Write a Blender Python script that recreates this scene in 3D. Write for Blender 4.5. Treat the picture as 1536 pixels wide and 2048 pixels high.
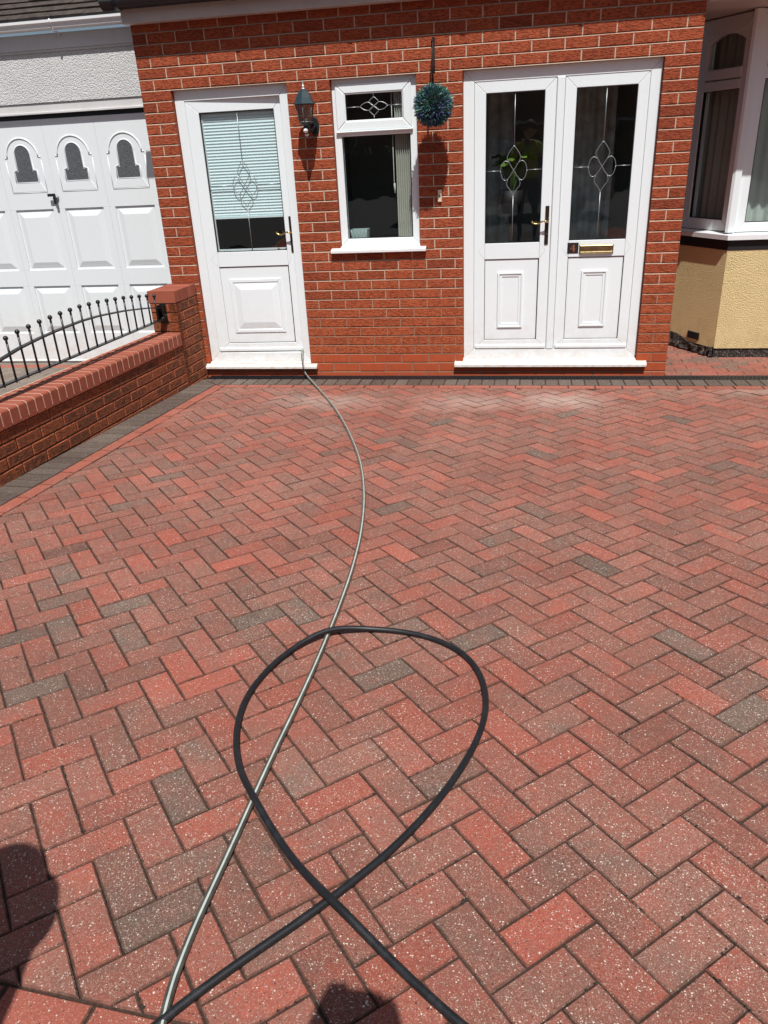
import bpy, math, random
from mathutils import Vector, Matrix
random.seed(7)
R = math.radians
sc = bpy.context.scene
for o in list(bpy.data.objects): bpy.data.objects.remove(o)
# ------------------------------------------------------------------ camera
CX, CY, CZ, YAW, PITCH, ROLL = 2.935826, -6.197810, 1.711350, -0.193904, 0.442222, -0.051873
FPX = 1519.237
cam = bpy.data.cameras.new('Camera'); camo = bpy.data.objects.new('Camera', cam)
sc.collection.objects.link(camo); sc.camera = camo
f = Vector((math.sin(YAW)*math.cos(PITCH), math.cos(YAW)*math.cos(PITCH), -math.sin(PITCH)))
r = Vector((math.cos(YAW), -math.sin(YAW), 0)); u = r.cross(f)
r2 = r*math.cos(ROLL)+u*math.sin(ROLL); u2 = -r*math.sin(ROLL)+u*math.cos(ROLL)
m = Matrix((( r2.x,u2.x,-f.x,CX),(r2.y,u2.y,-f.y,CY),(r2.z,u2.z,-f.z,CZ),(0,0,0,1)))
camo.matrix_world = m
cam.sensor_fit = 'VERTICAL'; cam.sensor_height = 24; cam.lens = FPX*24/2048
cam.clip_start = 0.02; cam.clip_end = 500
# ------------------------------------------------------------------ light
AZ, EL = R(15), R(58.5)
sun_to = Vector((math.sin(AZ)*math.cos(EL), -math.cos(AZ)*math.cos(EL), math.sin(EL)))
sl = bpy.data.lights.new('Sun', 'SUN'); sl.energy = 4.7; sl.angle = R(0.5); sl.color = (1, .975, .94)
so = bpy.data.objects.new('Sun', sl); sc.collection.objects.link(so); so.location = (4, -4, 9)
so.rotation_euler = sun_to.to_track_quat('Z', 'Y').to_euler()
w = bpy.data.worlds.new('World'); sc.world = w; w.use_nodes = True
nt = w.node_tree; bg = nt.nodes['Background']; sky = nt.nodes.new('ShaderNodeTexSky')
sky.sky_type = 'NISHITA'; sky.sun_disc = False; sky.sun_elevation = EL; sky.sun_rotation = R(180)-AZ
sky.dust_density = 2.0
nt.links.new(sky.outputs[0], bg.inputs[0]); bg.inputs[1].default_value = 0.06
sc.view_settings.view_transform = 'Standard'; sc.view_settings.look = 'None'
sc.view_settings.exposure = 0.06; sc.view_settings.gamma = 1; sc.view_settings.use_curve_mapping = False

# ------------------------------------------------------------------ mesh helpers
S = -0.042795                      # ground slope: z = S*y (falls to the drain at the house)
YFLAT = -8.0
def gz(y): return S*max(y, YFLAT) if y < 0 else 0.0

class Fr:                          # a local plane: point = o + u*a + v*b + n*d
    def __init__(s, o, u, v, n): s.o, s.u, s.v, s.n = Vector(o), Vector(u), Vector(v), Vector(n)
    def __call__(s, a, b, d=0.0): return s.o+s.u*a+s.v*b+s.n*d
FACE = Fr((0,0,0),(1,0,0),(0,0,1),(0,-1,0))       # facade plane, n towards the camera
def face_at(y): return Fr((0,y,0),(1,0,0),(0,0,1),(0,-1,0))

class MB:
    def __init__(s): s.v=[]; s.f=[]; s.m=[]; s.c=[]; s.sm=[]
    def face(s, idx, mi=0, c=(.5,.5,.5), smooth=False):
        s.f.append(tuple(idx)); s.m.append(mi); s.c.append(c); s.sm.append(smooth)
    def add(s, pts):
        b=len(s.v); s.v += [tuple(p) for p in pts]; return list(range(b, b+len(pts)))
    def poly(s, pts, mi=0, c=(.5,.5,.5)): s.face(s.add(pts), mi, c)
    def prism(s, F, poly, d0, d1, ch=0.0, mi=0, c=(.5,.5,.5), back=False, chd=None):
        """convex CCW polygon in the plane F, from depth d0 (back) to d1 (front) with a chamfer ch"""
        chd = ch if chd is None else chd
        a = s.add([F(x,y,d0) for x,y in poly]); n=len(poly)
        rings=[a]
        if ch > 0:
            ins = inset(poly, ch)
            if ins is None: ins = poly; 
            rings.append(s.add([F(x,y,d1-chd) for x,y in poly]))
            rings.append(s.add([F(x,y,d1) for x,y in ins]))
        else: rings.append(s.add([F(x,y,d1) for x,y in poly]))
        for p,q in zip(rings, rings[1:]):
            for i in range(n):
                j=(i+1)%n; s.face((p[i],p[j],q[j],q[i]), mi, c)
        s.face(rings[-1], mi, c)
        if back: s.face(list(reversed(a)), mi, c)
    def cored(s, F, x0,x1,y0,y1,d0,d1,ch,k):
        """a brick whose face carries a 0..1 tint from its rim to its middle"""
        s.rect(F,x0,x1,y0,y1,d0,d1,ch); f_=s.f.pop(); s.m.pop(); s.c.pop(); s.sm.pop()
        a=list(f_); b=s.add([F(x0+k,y0+k*.9,d1),F(x1-k,y0+k*.9,d1),F(x1-k,y1-k*.9,d1),F(x0+k,y1-k*.9,d1)]); z,o_=(0.,0.,0.),(1.,1.,1.)
        for i in range(4): j=(i+1)%4; s.face((a[i],a[j],b[j],b[i]),0,[z,z,o_,o_])
        s.face(b,0,[o_]*4)
        for i in range(len(s.c)-5-4-4,len(s.c)-5): 
            if i>=0 and not isinstance(s.c[i][0],tuple): s.c[i]=(0.,0.,0.)
    def rect(s, F, x0,x1,y0,y1, d0,d1, ch=0.0, mi=0, c=(.5,.5,.5), back=False, chd=None):
        s.prism(F, [(x0,y0),(x1,y0),(x1,y1),(x0,y1)], d0,d1,ch,mi,c,back,chd)
    def box(s, x0,x1,y0,y1,z0,z1, ch=0.0, mi=0, c=(.5,.5,.5)):
        s.rect(Fr((0,0,0),(1,0,0),(0,1,0),(0,0,1)), x0,x1,y0,y1,z0,z1,ch,mi,c,True)
    def obox(s, F, x0,x1,y0,y1,d0,d1, ch=0.002, mi=0, c=(.5,.5,.5)):
        s.rect(F,x0,x1,y0,y1,d0,d1,ch,mi,c,True)
    def ring(s, F, x0,x1,y0,y1, l,r_,b,t, d0,d1, ch=0.0025, bead=0.0, gap=0.0005, mi=0):
        """mitred frame of four lengths; bead = sloped inner edge"""
        X0,X1,Y0,Y1=x0+l,x1-r_,y0+b,y1-t
        P=[[(x0,y0),(x1,y0),(X1,Y0),(X0,Y0)],[(x1,y0),(x1,y1),(X1,Y1),(X1,Y0)],
           [(x1,y1),(x0,y1),(X0,Y1),(X1,Y1)],[(x0,y1),(x0,y0),(X0,Y0),(X0,Y1)]]
        for q in P:
            qq = inset(q, gap) or q
            s.prism(F, qq, d0,d1,ch,mi,(.5,.5,.5),True)
        if bead>0:
            a=s.add([F(X0,Y0,d1-.003),F(X1,Y0,d1-.003),F(X1,Y1,d1-.003),F(X0,Y1,d1-.003)])
            k=bead
            b_=s.add([F(X0+k,Y0+k,d1-k),F(X1-k,Y0+k,d1-k),F(X1-k,Y1-k,d1-k),F(X0+k,Y1-k,d1-k)])
            for i in range(4):
                j=(i+1)%4; s.face((a[i],a[j],b_[j],b_[i]),mi)
    def tube(s, pts, rad, n=10, mi=0, c=(.5,.5,.5), caps=True, stripe=None, up=(0,0,1), flat=None):
        pts=[Vector(p) for p in pts]; N=len(pts); rads = rad if isinstance(rad,(list,tuple)) else [rad]*N
        t0=(pts[1]-pts[0]).normalized(); up=Vector(up)
        if abs(t0.dot(up))>.95: up=Vector((1,0,0))
        side=t0.cross(up).normalized(); prev=None
        for i,p in enumerate(pts):
            t=(pts[min(i+1,N-1)]-pts[max(i-1,0)]).normalized()
            side=(side-t*side.dot(t)).normalized(); nn=side.cross(t)
            if stripe is not None:   # keep frame upright
                sd=t.cross(Vector((0,0,1)));
                if sd.length>.1: side=sd.normalized(); nn=side.cross(t)
            ring=[]
            for k in range(n):
                a=2*math.pi*k/n; q=p+side*(math.cos(a)*rads[i])+nn*(math.sin(a)*rads[i]*(flat or 1))
                ring.append(q)
            idx=s.add(ring)
            if prev:
                for k in range(n):
                    j=(k+1)%n
                    mm = mi
                    if stripe is not None and k in stripe: mm = mi+1
                    s.face((prev[k],prev[j],idx[j],idx[k]),mm,c,True)
            elif caps: s.face(list(reversed(idx)),mi,c)
            prev=idx
        if caps: s.face(prev,mi,c)
    def lathe(s, prof, o, n=24, axis='z', mi=0, c=(.5,.5,.5), smooth=True):
        o=Vector(o); prev=None
        for (rr,h) in prof:
            ring=[]
            for k in range(n):
                a=2*math.pi*k/n; x,y=rr*math.cos(a),rr*math.sin(a)
                ring.append(o+(Vector((x,y,h)) if axis=='z' else Vector((x,-h,y)) if axis=='y' else Vector((h,x,y))))
            idx=s.add(ring)
            if prev:
                for k in range(n):
                    j=(k+1)%n; s.face((prev[k],prev[j],idx[j],idx[k]),mi,c,smooth)
            prev=idx
        return prev
    def build(s, name, mats, parent=None, fix=False):
        me=bpy.data.meshes.new(name); me.from_pydata(s.v,[],s.f)
        if not isinstance(mats,(list,tuple)): mats=[mats]
        for m_ in mats: me.materials.append(m_)
        me.polygons.foreach_set('material_index', s.m); me.polygons.foreach_set('use_smooth', s.sm)
        at=me.color_attributes.new('tint','FLOAT_COLOR','CORNER'); buf=[]
        for p,c in zip(me.polygons,s.c):
            if isinstance(c[0],tuple):
                for q in c: buf += list(q)+[1.0]
            else: buf += (list(c)+[1.0])*p.loop_total
        at.data.foreach_set('color', buf)
        if fix:
            import bmesh
            bm=bmesh.new(); bm.from_mesh(me); bmesh.ops.recalc_face_normals(bm, faces=bm.faces); bm.to_mesh(me); bm.free()
        me.update()
        o=bpy.data.objects.new(name,me); sc.collection.objects.link(o)
        if parent is not None:
            o.parent=parent; o.location = -wl(parent)
        return o
WL={}
def wl(o):
    v=Vector((0,0,0))
    while o is not None: v+=Vector(o.location); o=o.parent
    return v
def inset(poly, d):
    """inset a convex CCW polygon; None when it collapses"""
    n=len(poly); L=[]
    for i in range(n):
        (x0,y0),(x1,y1)=poly[i],poly[(i+1)%n]; dx,dy=x1-x0,y1-y0; l=math.hypot(dx,dy)
        if l<1e-7: return None
        nx,ny=-dy/l,dx/l; L.append((nx,ny,nx*x0+ny*y0+d))
    out=[]
    for i in range(n):
        a,b=L[i-1],L[i]; det=a[0]*b[1]-a[1]*b[0]
        if abs(det)<1e-6: out.append((poly[i][0]+b[0]*d,poly[i][1]+b[1]*d)); continue
        out.append(((a[2]*b[1]-a[1]*b[2])/det,(a[0]*b[2]-a[2]*b[0])/det))
    for i in range(n):
        (x0,y0),(x1,y1)=out[i],out[(i+1)%n]; (p0,q0),(p1,q1)=poly[i],poly[(i+1)%n]
        if (x1-x0)*(p1-p0)+(y1-y0)*(q1-q0)<=0: return None
    return out
def clip(poly, a, b, c):
    """keep a*x+b*y<=c"""
    out=[]; n=len(poly)
    for i in range(n):
        p,q=poly[i],poly[(i+1)%n]; dp=a*p[0]+b*p[1]-c; dq=a*q[0]+b*q[1]-c
        if dp<=0: out.append(p)
        if (dp<0)!=(dq<0) and dp!=dq and dp!=0 and dq!=0:
            t=dp/(dp-dq); out.append((p[0]+(q[0]-p[0])*t,p[1]+(q[1]-p[1])*t))
    res=[]
    for p in out:
        if not res or math.hypot(p[0]-res[-1][0],p[1]-res[-1][1])>1e-4: res.append(p)
    if len(res)>1 and math.hypot(res[0][0]-res[-1][0],res[0][1]-res[-1][1])<1e-4: res.pop()
    return res
def area(p): return .5*sum(p[i-1][0]*p[i][1]-p[i][0]*p[i-1][1] for i in range(len(p)))
def catmull(pts, k=8):
    P=[Vector(p) for p in pts]; P=[P[0]*2-P[1]]+P+[P[-1]*2-P[-2]]; out=[]
    for i in range(1,len(P)-2):
        a,b,c,d=P[i-1:i+3]
        for j in range(k):
            t=j/k; out.append(.5*((2*b)+(c-a)*t+(2*a-5*b+4*c-d)*t*t+(3*b-a-3*c+d)*t**3))
    out.append(P[-2]); return out
def thing(name, label, cat, loc=(0,0,0), group=None):
    o=bpy.data.objects.new(name,None); sc.collection.objects.link(o); o.location=loc
    o['label']=label; o['category']=cat
    if group: o['group']=group
    o.empty_display_size=.1
    return o
def tag(o, label, cat, group=None):
    o['label']=label; o['category']=cat
    if group: o['group']=group
    return o
def structure(o): o['kind']='structure'; return o

# ------------------------------------------------------------------ materials
class Mat:
    def __init__(s, name):
        s.m=bpy.data.materials.new(name); s.m.use_nodes=True; s.nt=s.m.node_tree; s.n=s.nt.nodes
        s.b=s.n['Principled BSDF']; s.tc=s.n.new('ShaderNodeTexCoord').outputs['Object']; s.bump=None
    def L(s,a,b): s.nt.links.new(a,b)
    def scaled(s, sx,sy,sz, src=None):
        q=s.n.new('ShaderNodeMapping'); q.inputs['Scale'].default_value=(sx,sy,sz); s.L(src or s.tc,q.inputs[0]); return q.outputs[0]
    def noise(s, scale, detail=4, rough=.55, vec=None, out='Fac', dist=0):
        q=s.n.new('ShaderNodeTexNoise'); q.inputs['Scale'].default_value=scale; q.inputs['Detail'].default_value=detail
        q.inputs['Roughness'].default_value=rough; q.inputs['Distortion'].default_value=dist; s.L(vec or s.tc,q.inputs['Vector']); return q.outputs[out]
    def voro(s, scale, out='Distance', vec=None, feature='F1'):
        q=s.n.new('ShaderNodeTexVoronoi'); q.feature=feature; q.inputs['Scale'].default_value=scale; s.L(vec or s.tc,q.inputs['Vector']); s.vn=q; return q.outputs[out]
    def ramp(s, src, stops):
        q=s.n.new('ShaderNodeValToRGB'); e=q.color_ramp.elements
        while len(e)<len(stops): e.new(.5)
        for i,(p,c) in enumerate(stops):
            e[i].position=p; e[i].color=tuple(c)+(1,) if isinstance(c,(tuple,list)) else (c,c,c,1)
        s.L(src,q.inputs[0]); return q.outputs[0]
    def mix(s, fac, a, b, mode='MIX'):
        q=s.n.new('ShaderNodeMix'); q.data_type='RGBA'; q.blend_type=mode
        for i,x in ((0,fac),(6,a),(7,b)):
            if isinstance(x,(int,float)) and i==0: q.inputs[i].default_value=x
            elif isinstance(x,(tuple,list)): q.inputs[i].default_value=tuple(x)+(1,)
            else: s.L(x,q.inputs[i])
        return q.outputs[2]
    def math(s, op, a, b=None, c=None, clamp=False):
        q=s.n.new('ShaderNodeMath'); q.operation=op; q.use_clamp=clamp
        for i,x in enumerate((a,b,c)):
            if x is None: continue
            if isinstance(x,(int,float)): q.inputs[i].default_value=x
            else: s.L(x,q.inputs[i])
        return q.outputs[0]
    def island(s): return s.n.new('ShaderNodeNewGeometry').outputs['Random Per Island']
    def attr(s):
        q=s.n.new('ShaderNodeAttribute'); q.attribute_name='tint'; return q.outputs['Color']
    def sep(s, v):
        q=s.n.new('ShaderNodeSeparateXYZ'); s.L(v,q.inputs[0]); return q.outputs
    def addbump(s, h, strength=.5, dist=.002):
        q=s.n.new('ShaderNodeBump'); q.inputs['Strength'].default_value=strength; q.inputs['Distance'].default_value=dist
        s.L(h,q.inputs['Height'])
        if s.bump: s.L(s.bump,q.inputs['Normal'])
        s.bump=q.outputs[0]; s.L(s.bump,s.b.inputs['Normal'])
    def col(s,c):
        if isinstance(c,(tuple,list)): s.b.inputs['Base Color'].default_value=tuple(c)+(1,)
        else: s.L(c,s.b.inputs['Base Color'])
        return s
    def rough(s,x):
        if isinstance(x,(int,float)): s.b.inputs['Roughness'].default_value=x
        else: s.L(x,s.b.inputs['Roughness'])
        return s
    def spec(s,x): s.b.inputs['Specular IOR Level'].default_value=x; return s
    def metal(s,x): s.b.inputs['Metallic'].default_value=x; return s

def simple(name, c, rough=.5, metal=0, spec=.5, var=.0, vs=20, bump=0, bs=200, bd=.001):
    M=Mat(name); M.rough(rough).metal(metal).spec(spec)
    if var>0:
        n=M.noise(vs,5); M.col(M.mix(M.ramp(n,[(.35,0.0),(.65,1.0)]), tuple(x*(1-var) for x in c), tuple(min(1,x*(1+var)) for x in c)))
    else: M.col(c)
    if bump: M.addbump(M.noise(bs,3),bump,bd)
    return M.m

def paver_mat(name, kind):
    M=Mat(name); t=M.sep(M.attr()); grey,bright,wear=t[0],t[1],t[2]
    isl=M.island()
    off=M.n.new('ShaderNodeVectorMath'); off.operation='ADD'; cx=M.n.new('ShaderNodeCombineXYZ')
    M.L(M.math('MULTIPLY',isl,37.0),cx.inputs[0]); M.L(M.math('MULTIPLY',isl,91.0),cx.inputs[1]); M.L(M.tc,off.inputs[0]); M.L(cx.outputs[0],off.inputs[1]); V=off.outputs[0]
    blot=M.noise(7,3,.6,V); fine=M.noise(160,3,.7); mid=M.noise(38,3,.65,V)
    if kind=='red':
        g=M.math('ADD',grey,M.math('MULTIPLY',M.math('SUBTRACT',blot,.5),1.45)); g=M.math('ADD',g,M.math('MULTIPLY',M.math('SUBTRACT',mid,.5),.5),clamp=True)
        base=M.ramp(g,[(0,(.36,.090,.058)),(.30,(.285,.097,.068)),(.66,(.212,.096,.070)),(1,(.140,.100,.078))])
    elif kind=='dark':
        g=M.math('ADD',grey,M.math('MULTIPLY',M.math('SUBTRACT',blot,.5),.6),clamp=True)
        base=M.ramp(g,[(0,(.095,.070,.056)),(1,(.135,.108,.090))])
    elif kind=='border':
        base=M.ramp(blot,[(.2,(.34,.090,.058)),(.8,(.39,.112,.074))])
    else:
        base=M.ramp(blot,[(.2,(.17,.14,.115)),(.8,(.23,.19,.155))])
    base=M.mix(M.ramp(fine,[(.3,.0),(.7,.5)]),base,(.10,.045,.036) if kind in('red','border') else (.05,.04,.035))
    br=M.math('ADD',M.math('MULTIPLY',bright,.7),.74)
    cb=M.n.new('ShaderNodeCombineXYZ'); [M.L(br,cb.inputs[i]) for i in range(3)]
    base=M.mix(1.0,base,cb.outputs[0],'MULTIPLY')
    # exposed pale aggregate
    wn=M.noise(2.2,2,.5); wf=M.ramp(wn,[(.3,.35),(.7,1.0)])
    sp=M.mix(.25,M.tc,M.noise(90,2,.5,out='Color'))
    def specks(scale,rmin,rmax,dens,vec=None):
        d=M.voro(scale,'Distance',vec); ccol=M.vn.outputs['Color']; s_=M.sep(ccol)
        rad=M.math('MULTIPLY_ADD',s_[0],rmax-rmin,rmin)
        on=M.math('LESS_THAN',s_[1],M.math('MULTIPLY',wf,dens) if wf else dens)
        return M.math('MULTIPLY',M.math('LESS_THAN',d,rad),on), s_[2]
    warp=M.n.new('ShaderNodeVectorMath'); warp.operation='ADD'
    wv=M.n.new('ShaderNodeVectorMath'); wv.operation='SCALE'; wv.inputs[3].default_value=.0075
    M.L(M.noise(260,2,.5,out='Color'),wv.inputs[0]); M.L(M.tc,warp.inputs[0]); M.L(wv.outputs[0],warp.inputs[1])
    dens=.58 if kind=='red' else (.20 if kind=='dark' else .26)
    a,ca=specks(185,.12,.38,dens,warp.outputs[0]); b,cb2=specks(400,.2,.50,min(.9,dens*2.0),warp.outputs[0])
    cspk=M.ramp(ca,[(0,(.42,.34,.26)),(.6,(.66,.57,.48)),(1,(.80,.72,.62))])
    base=M.mix(M.math('MULTIPLY',b,.60),base,(.50,.36,.28))
    base=M.mix(M.math('MULTIPLY',a,.92),base,cspk)
    # dark pits
    wf=None
    p_,_c=specks(130,.10,.30,.30,warp.outputs[0]); base=M.mix(M.math('MULTIPLY',p_,.75),base,(.045,.028,.022))
    # dried cement-like residue swept near the house (stain with a shape of its own)
    if kind=='red':
        xyz=M.sep(M.tc); stain=None
        for (sx,sy,ax,ay,amt) in ((1.50,-.84,.55,.26,.40),(2.55,-.86,.50,.30,.40),(3.22,-.78,.46,.34,.52),(4.7,-.50,.9,.18,.28)):
            dx=M.math('DIVIDE',M.math('SUBTRACT',xyz[0],sx),ax); dy=M.math('DIVIDE',M.math('SUBTRACT',xyz[1],sy),ay)
            d=M.math('SQRT',M.math('ADD',M.math('MULTIPLY',dx,dx),M.math('MULTIPLY',dy,dy)))
            d=M.math('ADD',d,M.math('MULTIPLY',M.math('SUBTRACT',M.noise(9,4),.5),1.3))
            v=M.math('MULTIPLY',M.math('SUBTRACT',1.0,M.math('SMOOTH_MIN',d,1.0,.3),clamp=True),amt*1.7,clamp=True)
            stain = v if stain is None else M.math('MAXIMUM',stain,v)
        base=M.mix(stain,base,(.42,.30,.25))
    base=M.mix(M.math('MULTIPLY',wear,M.ramp(M.noise(28,4,.7),[(.3,.25),(.65,.80)])),base,(.062,.034,.024))
    M.col(base); M.rough(.82).spec(.25)
    M.addbump(M.math('ADD',M.noise(420,3,.7),M.math('MULTIPLY',a,.6)),.55,.0016)
    M.addbump(M.noise(60,3,.6),.25,.003)
    return M.m

def brick_mat(name, cols, rustic=True, scale=(1,1,1), dirt=False, core=None):
    M=Mat(name); isl=M.island(); t=M.sep(M.attr())
    base=M.ramp(isl,[(i/(len(cols)-1),c) for i,c in enumerate(cols)])
    n=M.noise(22,4,.6); base=M.mix(M.ramp(n,[(.3,0.0),(.75,.45)]),base,tuple(x*.62 for x in cols[0]))
    fn=M.noise(170,3,.7); base=M.mix(M.ramp(fn,[(.35,0.0),(.75,.3)]),base,tuple(min(1,x*1.35) for x in cols[-1]))
    if rustic and not core:   # softer, more orange weathering on the lower courses
        zz=M.sep(M.tc)[2]; wf_=M.ramp(M.math('ADD',zz,M.math('MULTIPLY',M.math('SUBTRACT',M.noise(3,3),.5),.9)),[(.25,.75),(.95,0.0)]); base=M.mix(wf_,base,(.43,.105,.042))
    if core:
        c_=M.math('MULTIPLY',t[0],M.ramp(M.noise(26,4,.7),[(.25,.15),(.6,1.0)])); cc=M.math('MULTIPLY',c_,M.ramp(isl,[(0,.35),(.5,1.0)]))
        base=M.mix(M.math('MULTIPLY',cc,.85),base,(.070,.042,.026))
    M.col(base); M.rough(.88).spec(.2)
    off=M.n.new('ShaderNodeVectorMath'); off.operation='ADD'; cx=M.n.new('ShaderNodeCombineXYZ')
    M.L(M.math('MULTIPLY',isl,53.0),cx.inputs[0]); M.L(M.math('MULTIPLY',isl,29.0),cx.inputs[2]); M.L(M.tc,off.inputs[0]); M.L(cx.outputs[0],off.inputs[1])
    if rustic:   # wavy drag marks
        v=M.scaled(34*scale[0],34*scale[1],120*scale[2],off.outputs[0])
        wv=M.noise(1.0,3,.55,v,dist=.9); wr=M.ramp(wv,[(.36,0.0),(.48,.8),(.7,1.0)]); M.addbump(wr,1.0,.0065); base=M.mix(M.ramp(wv,[(.33,.26),(.47,0.0)]),base,tuple(x*.45 for x in cols[0])); M.col(base)
    M.addbump(M.noise(300,3,.6),.35,.001)
    return M.m

def rough_render(name, c, cell, strength, dist, dirty=0):
    M=Mat(name); n=M.noise(6,4); base=M.mix(M.ramp(n,[(.3,0.0),(.7,1.0)]),tuple(x*.93 for x in c),c)
    d=M.voro(cell,'Distance'); nn=M.noise(cell*1.3,4,.7,dist=.6); h=M.math('ADD',M.math('MULTIPLY',d,-.6),nn)
    if dirty:
        z=M.sep(M.tc)[2]; k=M.math('MULTIPLY',M.math('SUBTRACT',1.0,M.math('MULTIPLY',z,2.6),clamp=True),M.ramp(M.noise(16,5,.7,M.scaled(1,1,.6)),[(.45,0.0),(.8,.6)]))
        base=M.mix(k,base,(.36,.25,.15)); base=M.mix(M.ramp(M.noise(5,4,.6,M.scaled(2.5,2.5,.35)),[(.55,0.0),(.85,.12)]),base,(.52,.40,.22))
    M.col(base).rough(.9).spec(.2); M.addbump(h,strength,dist); return M.m

def upvc(name, base=(.785,.845,.86)):
    M=Mat(name)
    z=M.sep(M.tc)[2]; n=M.noise(14,5,.7); n2=M.noise(55,4,.7,M.scaled(1,1,.5))
    low=M.math('SUBTRACT',1.0,M.math('MULTIPLY',z,1.7),clamp=True)
    fac=M.math('MULTIPLY',M.math('MULTIPLY',low,M.ramp(n,[(.36,0.0),(.72,1.0)])),.62)
    c=M.mix(fac,base,(.62,.50,.40))
    sp=M.voro(38,'Distance'); sc_=M.sep(M.vn.outputs['Color']); on=M.math('MULTIPLY',M.math('LESS_THAN',sp,.10),M.math('LESS_THAN',sc_[0],.10))
    c=M.mix(M.math('MULTIPLY',on,.4),c,(.35,.32,.30))
    c=M.mix(M.ramp(n2,[(.5,0.0),(.85,.10)]),c,(.5,.48,.45))
    M.col(c); M.rough(.34).spec(.45); M.addbump(M.noise(9,2),.05,.004); return M.m

WHITE=upvc('white_upvc')
SILLW=None
def sill_mat():
    M=Mat('dirty_white_sill'); n=M.noise(24,5,.7,M.scaled(1,2,1)); c=M.mix(M.ramp(n,[(.42,0.0),(.68,.85)]),(.76,.755,.73),(.58,.38,.27)); M.col(c).rough(.5); return M.m
SILLD=sill_mat()
WSILL=simple('white_sill',(.78,.80,.81),.4,var=.03)
GARW=upvc('white_garage_steel',(.76,.80,.815))
GREYF=simple('pale_fascia_paint',(.52,.46,.42),.5,var=.06,vs=8)
FASC=simple('white_fascia',(.62,.61,.60),.45,var=.05,vs=6)
BLACKP=simple('black_plastic',(.010,.011,.014),.42,var=.2)
IRON=simple('black_painted_iron',(.012,.013,.014),.34,var=.2,bump=.25,bs=140)
BRONZE=simple('brown_weathered_plate',(.055,.034,.022),.42,metal=.7,var=.3,vs=60)
BRASS=simple('polished_brass',(.62,.46,.20),.24,metal=1,var=.15,vs=50)
OLDBRASS=simple('dull_brass',(.36,.28,.15),.36,metal=1,var=.25,vs=40)
COPPER=simple('copper_digit',(.42,.14,.09),.5,metal=.3)
LEAD=simple('lead_strip',(.36,.39,.40),.38,metal=.75)
RUBBER=Mat('black_rubber'); RUBBER.col(RUBBER.mix(RUBBER.ramp(RUBBER.noise(30,5,.7),[(.5,0.0),(.8,.6)]),(.010,.011,.013),(.045,.045,.048))).rough(.48); RUBBER.addbump(RUBBER.noise(220,3),.3,.001); RUBBER=RUBBER.m
HOSEG=simple('grey_green_hose',(.13,.14,.12),.22,metal=.45,var=.25,vs=30)
HOSES=simple('pale_hose_stripe',(.50,.52,.46),.3,var=.12,vs=30)
LANT=simple('slate_green_lantern',(.028,.052,.060),.33,var=.2,vs=60)
SILV=simple('pale_metal_tip',(.55,.56,.56),.35,metal=.6)
DARKJ=simple('joint_sand',(.048,.028,.019),.95,var=.4,vs=120)
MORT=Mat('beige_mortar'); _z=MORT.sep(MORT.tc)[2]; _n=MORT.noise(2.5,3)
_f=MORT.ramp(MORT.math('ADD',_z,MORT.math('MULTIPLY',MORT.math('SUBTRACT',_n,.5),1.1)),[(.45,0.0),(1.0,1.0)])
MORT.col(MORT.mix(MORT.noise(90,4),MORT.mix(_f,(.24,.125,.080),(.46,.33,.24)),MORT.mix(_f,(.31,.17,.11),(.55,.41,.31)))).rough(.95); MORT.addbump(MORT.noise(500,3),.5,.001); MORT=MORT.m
MORTB=simple('brown_mortar',(.07,.036,.024),.95,var=.2,vs=90,bump=.5,bs=500)
MORTC=simple('pink_mortar',(.66,.50,.38),.95,var=.1,vs=90)
BRICK=brick_mat('rustic_red_brick',[(.21,.046,.022),(.36,.078,.032),(.40,.090,.038),(.42,.098,.042),(.32,.066,.028),(.44,.108,.050)])
SMOOTHB=brick_mat('smooth_orange_brick',[(.36,.068,.026),(.44,.092,.036),(.40,.078,.030)],rustic=False)
WALLB=brick_mat('brindled_wall_brick',[(.34,.098,.042),(.42,.12,.050),(.30,.090,.042),(.48,.13,.058)],rustic=True,scale=(1,1,.6),core=(14,9,26))
COPE=brick_mat('smooth_coping_brick',[(.30,.085,.050),(.38,.11,.068),(.34,.098,.058),(.27,.078,.048)],rustic=False)
PEBW=rough_render('white_pebbledash',(.72,.72,.71),95,1.0,.010)
YEL=rough_render('yellow_pebbledash',(.86,.68,.35),110,1.0,.012,1)
BITU=Mat('black_bitumen_base'); _n=BITU.noise(70,5,.75); BITU.col(BITU.mix(BITU.ramp(_n,[(.52,0.0),(.62,.9)]),(.010,.009,.009),(.26,.20,.16))).rough(.6); BITU.addbump(_n,1,.015); BITU=BITU.m
BANDB=simple('tar_band_and_sill_shade',(.008,.008,.009),.6)
PAV=paver_mat('red_block_paver','red'); PAVD=paver_mat('charcoal_block_paver','dark'); PAVB=paver_mat('bright_red_border_paver','border'); PAVN=paver_mat('buff_block_paver','buff')
INW=simple('porch_inner_plaster',(.22,.23,.22),.8); INF=simple('porch_inner_floor',(.06,.045,.035),.6)
BLINDM=simple('white_blind_fabric',(.78,.90,.92),.7); 
CURT=simple('grey_curtain',(.62,.66,.63),.8,var=.2,vs=12)
VBLIND=simple('cream_vertical_blind',(.62,.61,.53),.7)
TILE=simple('brown_roof_tile',(.060,.046,.038),.85,var=.35,vs=14,bump=.6,bs=60,bd=.004)
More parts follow.
